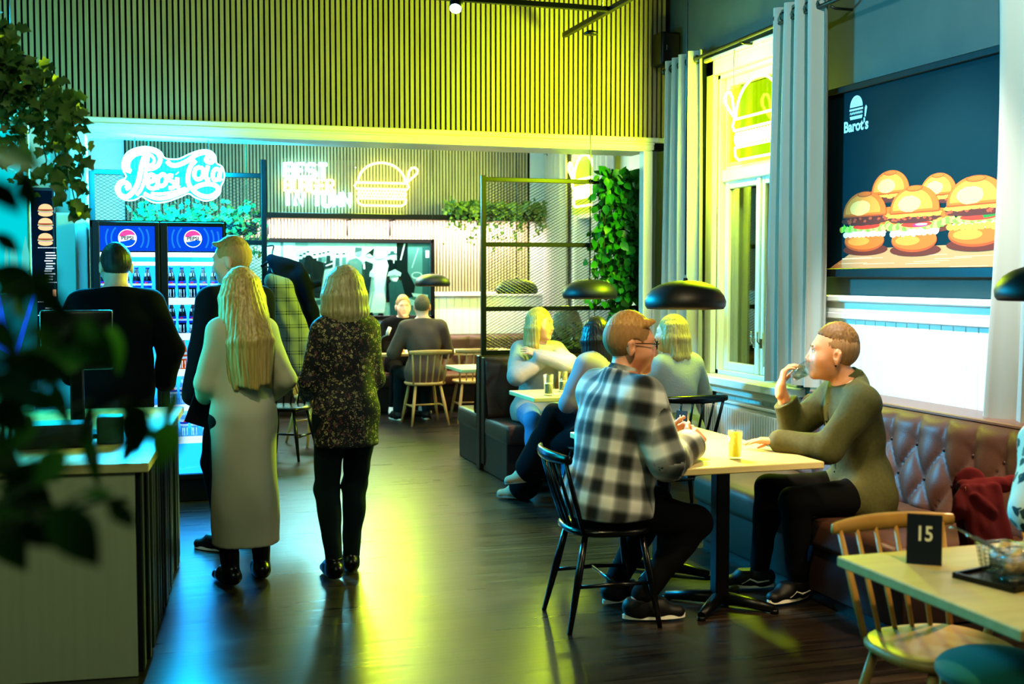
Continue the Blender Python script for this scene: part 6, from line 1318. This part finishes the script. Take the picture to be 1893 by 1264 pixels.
# ------------------------------------------------------------------ the women at the second table
f = Fig('smiling woman with long fair hair in pale jumper, hand on her shoulder, on booth seat', 3.0, 8.86, -96, h=1.70, seat=.445, lean=4, fem=True, vox=.006, skin='#e6b08c', girth=1.05, hs=1.1)
f.head(yaw=50, pitch=2, roll=-4, fwd=.03); S_ = f.sh
f.arm(1, f.sh[1]*0+V(2.97, 8.64, .94), (.9, .35, -.7)); f.arm(-1, V(2.92, 8.60, .99), (.6, .9, -.35))
f.leg(-1, f.w(-.12, .50, .09)); f.leg(1, f.w(.12, .48, .09)); f.hand(-1, (-.75, .35, .35), (-.2, .55, -.4), curl=(.2, .25, .2), spread=.16); f.hand(1, (.75, .2, .5), (0, .8, 0), curl=(.3, .3, .2)); f.body(lips='#d8786c'); f.eyes(brow='#9a7440')
f.garment('pale_jumper', MATS['pale_knit'], t=.018, sleeve=.93, hem=.08, loose=.016, wr=.005, thigh=.15, cuff=.042); f.trousers(MATS['blue_denim']); f.shoes(MATS['shoe_white'], ds=(-1, 1))
f.long_hair(MATS['hair_blonde'], length=.26, width=.084, back=.078, thick=.032, n=13)
f = Fig('woman with curly fair hair seated behind the mesh screen, back turned', 3.62, 9.86, 92, h=1.66, seat=.445, fem=True, vox=.008, girth=1.05)
f.head(yaw=10); f.arm(-1, f.w(-.2, .3, .78)); f.arm(1, f.w(.2, .3, .78)); f.leg(-1, f.w(-.1, .45, .09)); f.leg(1, f.w(.1, .45, .09)); f.hand(-1, (.2, .9, 0), (0, 0, -1)); f.hand(1, (-.2, .9, 0), (0, 0, -1)); f.body(); f.garment('dark_top', MATS['black_cloth'], hem=.06); f.trousers(MATS['black_denim']); f.shoes(MATS['shoe_black'])
f.long_hair(MATS['hair_ash'], length=.24, width=.095, back=.09, thick=.045, flare=.2, n=13, wave=.02)
f = Fig('woman with long dark hair and flared black trousers, legs crossed, behind checked shirt man', 2.97, 7.42, 118, h=1.68, seat=.45, lean=6, fem=True, vox=.0065, girth=1.05, side=4)
f.head(yaw=-10, pitch=-4, up=.13); f.arm(-1, V(2.80, 7.62, .75), (.8, -.3, -.7)); f.arm(1, f.w(.15, .35, .8), (.8, -.4, -.6)); f.hand(-1, (.2, .9, .1), (0, 0, -1)); f.hand(1, (-.2, .9, 0), (0, 0, -1))
f.leg(-1, V(2.60, 7.98, .095), (.15, 1, .6), toe=(-.75, .45, 0)); f.leg(1, V(2.57, 7.72, .26), (-.3, 1, .8), toe=(-.8, .35, -.12)); f.body()
f.garment('pale_tee', MATS['pink_tee'], sleeve=.45, hem=.07, loose=.012, thigh=.1); f.trousers(MATS['black_cloth'], t=.02, flare=.055, length=.96); f.shoes(MATS['suede'], mat('sole_grey', '#8a8478', .7), thick=.028)
f.long_hair(MATS['hair_dark'], length=.36, width=.082, back=.08, thick=.032, n=13)
t = thing('handbag', 'dark handbag on a chain strap hanging from the black chair near the checked shirt', 'bag', (2.98, 7.12, .45)); mb = MB(); mb.box((2.9, 7.06, .28), (3.1, 7.13, .45), bev=.02); part('bag', mb, MATS['black_cloth'], t, True); mb = MB(); mb.tube(smooth([(2.92, 7.09, .45), (2.9, 7.1, .7), (2.95, 7.12, .84), (3.03, 7.12, .7), (3.08, 7.09, .45)], 8), .008, 6); part('chain', mb, MATS['steel'], t, True)
f = Fig('woman with wavy fair hair in pale jumper on black chair near the radiator', 3.47, 7.28, 104, h=1.66, seat=.45, lean=3, fem=True, vox=.0065, girth=1.05, skin='#ecbfa4', hs=1.08)
f.head(yaw=42, pitch=0, fwd=.03); f.arm(-1, f.w(-.12, .26, .96), (.6, .2, -.9)); f.arm(1, f.w(.2, .32, .78), (.8, -.4, -.6)); f.hand(-1, (.2, .1, .95), (.3, -.9, 0), curl=(.6, .6, .4)); f.hand(1, (-.2, .9, 0), (0, 0, -1)); f.leg(-1, f.w(-.1, .45, .09)); f.leg(1, f.w(.1, .45, .09)); f.body(); f.eyes()
f.garment('pale_jumper', MATS['pale_knit'], t=.017, hem=.1, loose=.016, wr=.005, thigh=.1); f.trousers(MATS['blue_denim']); f.shoes(MATS['shoe_white'])
f.long_hair(MATS['hair_blonde'], length=.24, width=.086, back=.085, thick=.036, n=13, flare=.12, wave=.016)

# ------------------------------------------------------------------ far table
f = Fig('man in black hooded jumper facing the camera at the far table', 2.98, 13.78, -92, h=1.74, seat=.44, vox=.009, skin='#eab294', girth=1.08, lean=4)
f.head(yaw=0, pitch=0); f.arm(-1, f.w(-.12, .36, .79)); f.arm(1, f.w(.2, .36, .79)); f.hand(-1, (-.4, .8, 0), (0, 0, -1)); f.hand(1, (.3, .8, 0), (0, 0, -1)); f.leg(-1, f.w(-.16, .45, .09)); f.leg(1, f.w(.2, .5, .09)); f.body(); f.eyes(brow='#9a6a3a')
f.garment('hoodie', MATS['black_cloth'], t=.02, hem=.08, collar=.04, thigh=.1, extra=[Cone(f.nb+f.R*-.07-f.F*.05, f.nb+f.R*.07-f.F*.05, .05, .05, .04)]); f.trousers(MATS['black_denim']); f.shoes(MATS['shoe_white'], MATS['sole_white']); f.short_hair(MATS['hair_ginger'], top=.018, mside=MATS['hair_fade_brown'])
f = Fig('man with cropped hair in brown T-shirt on wooden chair, back turned', 2.93, 12.44, 92, h=1.80, seat=.45, vox=.009, skin='#e0a88a', girth=1.1, lean=5)
f.head(yaw=-12, pitch=0); f.arm(-1, f.w(-.22, .33, .79)); f.arm(1, f.w(.2, .36, .79)); f.hand(-1, (.4, .8, 0), (0, 0, -1)); f.hand(1, (-.3, .8, 0), (0, 0, -1)); f.leg(-1, f.w(-.20, .38, .09)); f.leg(1, f.w(.12, .36, .09)); f.body()
f.garment('brown_tee', MATS['brown_tee'], t=.014, sleeve=.06, hem=.1, loose=.016, thigh=.06); f.trousers(MATS['teal_denim']); f.shoes(MATS['shoe_black'], MATS['sole_white']); f.short_hair(mat('hair_cropped', '#5a4832', .8, vary=('#7a6648', (80, 80, 80), .3)), top=.0, sides=.003)
# ------------------------------------------------------------------ person cut by the right frame edge
f = Fig('person in white leaf printed shirt seated at right frame edge, partly cut off', 3.23, 3.42, -100, h=1.72, seat=.46, vox=.008, girth=1.12, lean=8)
f.head(yaw=0); f.arm(1, V(3.02, 3.06, .80), (.9, -.1, -.7)); f.arm(-1, f.w(-.2, .35, .8)); f.hand(-1, (.4, .8, 0), (0, 0, -1)); f.hand(1, (-.3, .8, 0), (0, 0, -1)); f.leg(-1, f.w(-.1, .4, .09)); f.leg(1, f.w(.1, .4, .09)); f.body(); f.eyes()
f.garment('leaf_print_shirt', MATS['leaf_print_shirt'], t=.016, sleeve=.95, hem=.1, loose=.02, wr=.006, thigh=.1); f.trousers(MATS['black_denim']); f.shoes(MATS['shoe_black']); f.short_hair(MATS['hair_brown'])
# ------------------------------------------------------------------ lights
def lamp(kind, loc, col, e, tgt=None, size=.3, sy=None, ang=None, blend=.5, name='lamp', spread=None):
    l = bpy.data.lights.new(name, kind); l.energy = e; l.color = lin(col)[:3] if isinstance(col, str) else col
    if kind == 'AREA':
        l.size = size
        if sy: l.shape = 'RECTANGLE'; l.size_y = sy
        if spread: l.spread = spread
    else: l.shadow_soft_size = size
    if kind == 'SPOT': l.spot_size = ang; l.spot_blend = blend
    o = bpy.data.objects.new(name, l); COL.objects.link(o); o.location = loc
    if tgt is not None: o.rotation_euler = (Vector(tgt)-Vector(loc)).to_track_quat('-Z', 'Y').to_euler()
    return o
CY, YE = (.0, .55, 1.0), (.75, 1.0, .0)
lamp('AREA', (.24, 8.62, 2.32), (.0, .55, 1), 360, (1.2, 3, 1.3), .75, .35, name='script_sign_glow')
lamp('AREA', (.24, 8.9, 2.36), (.0, .6, 1), 420, (-.4, 12, 2.3), .75, .3, name='script_sign_back_glow')
lamp('POINT', (.24, 8.7, 2.44), (.0, .6, 1), 10, size=.15, name='script_sign_halo')
lamp('AREA', (.15, 8.5, 1.0), (.0, .40, 1), 25, (.15, 4, .2), .8, 1.3, name='fridge_glow')
lamp('AREA', (.15, 8.68, 1.74), (.3, .8, 1), 12, (.15, 8.9, .6), .8, .08, name='fridge_inside')
lamp('AREA', (-.9, 6.75, 1.7), (.0, .75, .8), 60, (0, 4, 1.0), 1.0, 1.2, name='light_panel_glow')
lamp('AREA', (4.0, 7.35, 2.68), (.66, 1, .0), 200, (.6, 7.6, 2.6), .8, .5, name='window_sign_glow')
lamp('POINT', (3.97, 7.6, 2.6), (.75, 1, .0), 110, size=.12, name='window_sign_halo')
lamp('AREA', (2.87, 14.3, 2.68), (.75, 1, .02), 55, (2.4, 9, .2), .6, .4, name='far_sign_yellow_glow')
lamp('AREA', (2.0, 14.3, 2.68), (.2, .85, 1), 50, (1.6, 9, .2), .7, .45, name='far_sign_white_glow')
lamp('POINT', (2.87, 14.3, 2.68), (.75, 1, .02), 7, size=.2, name='far_sign_yellow_halo')
lamp('POINT', (2.0, 14.3, 2.68), (.3, .9, 1), 9, size=.25, name='far_sign_white_halo')
lamp('AREA', (4.98, 13.15, 2.65), (.72, 1, .0), 110, (2, 12, 2.0), .8, .5, name='far_window_sign_glow')
lamp('AREA', (3.0, 14.24, 2.25), (1, .82, .78), 130, (3.0, 14.46, 1.5), 3.3, .06, name='shelf_strip')
lamp('SPOT', (1.99, 7.42, 3.28), (.8, .93, 1), 30, (1.0, 5.6, 0), .04, ang=1.2, name='track_spot')
lamp('SPOT', (2.6, 3.2, 4.0), (.8, 1, .98), 330, (4.15, 5.75, 2.4), .05, ang=1.1, blend=.6, name='poster_spot')
lamp('SPOT', (2.7, 4.9, 4.0), (1, .95, .88), 800, (4.15, 5.5, 1.0), .05, ang=.75, blend=.6, name='wainscot_spot')
lamp('SPOT', (1.6, 3.0, 4.0), (1, .8, .45), 330, (2.6, 5.2, .9), .06, ang=.62, blend=.7, name='table_spot')
lamp('SPOT', (2.2, 6.4, 4.0), (1, .88, .66), 60, (3.1, 8.4, .9), .06, ang=.7, blend=.7, name='second_table_spot')
lamp('AREA', (3.2, 11.8, 3.2), (1, .9, .75), 60, (3.2, 12.8, 0), 2.0, 1.5, name='far_room_ceiling')
lamp('SPOT', (2.2, 1.2, 4.0), (1, .72, .25), 260, (2.3, 3.1, .7), .06, ang=.6, blend=.8, name='corner_table_spot')
lamp('SPOT', (.2, 3.0, 4.0), (1, .93, .6), 190, (.75, 6.3, 1.5), .08, ang=.55, blend=.8, name='queue_spot')
lamp('AREA', (-.3, 1.5, 3.6), (.75, 1, .6), 40, (-.3, 4.2, .4), 1.5, 1.5, name='ceiling_fill')
lamp('POINT', (-.85, 7.9, 2.75), (.0, .8, .85), 22, size=.2, name='left_slats_cyan_fill')  # added cyan fill to tint the left slats; no lamp stands there
w = bpy.data.worlds.new('night'); sc_ = bpy.context.scene; sc_.world = w; w.use_nodes = True; w.node_tree.nodes['Background'].inputs[0].default_value = (.012, .018, .022, 1); w.node_tree.nodes['Background'].inputs[1].default_value = .5
# ------------------------------------------------------------------ camera
cd = bpy.data.cameras.new('camera'); cd.sensor_width = 36; cd.lens = 2194/1893*36; cd.clip_start = .05
cam = bpy.data.objects.new('camera', cd); COL.objects.link(cam); cam.location = (0, 0, 1.6)
ph, pt = math.radians(17.5), math.atan(124/2194)
fwd = Vector((math.sin(ph)*math.cos(pt), math.cos(ph)*math.cos(pt), -math.sin(pt)))
cam.rotation_euler = fwd.to_track_quat('-Z', 'Y').to_euler(); bpy.context.scene.camera = cam
cd.dof.use_dof = True; cd.dof.focus_distance = 7.2; cd.dof.aperture_fstop = 2.8
sc = bpy.context.scene
sc.view_settings.view_transform = 'Standard'; sc.view_settings.look = 'Medium High Contrast'
sc.view_settings.exposure = .1
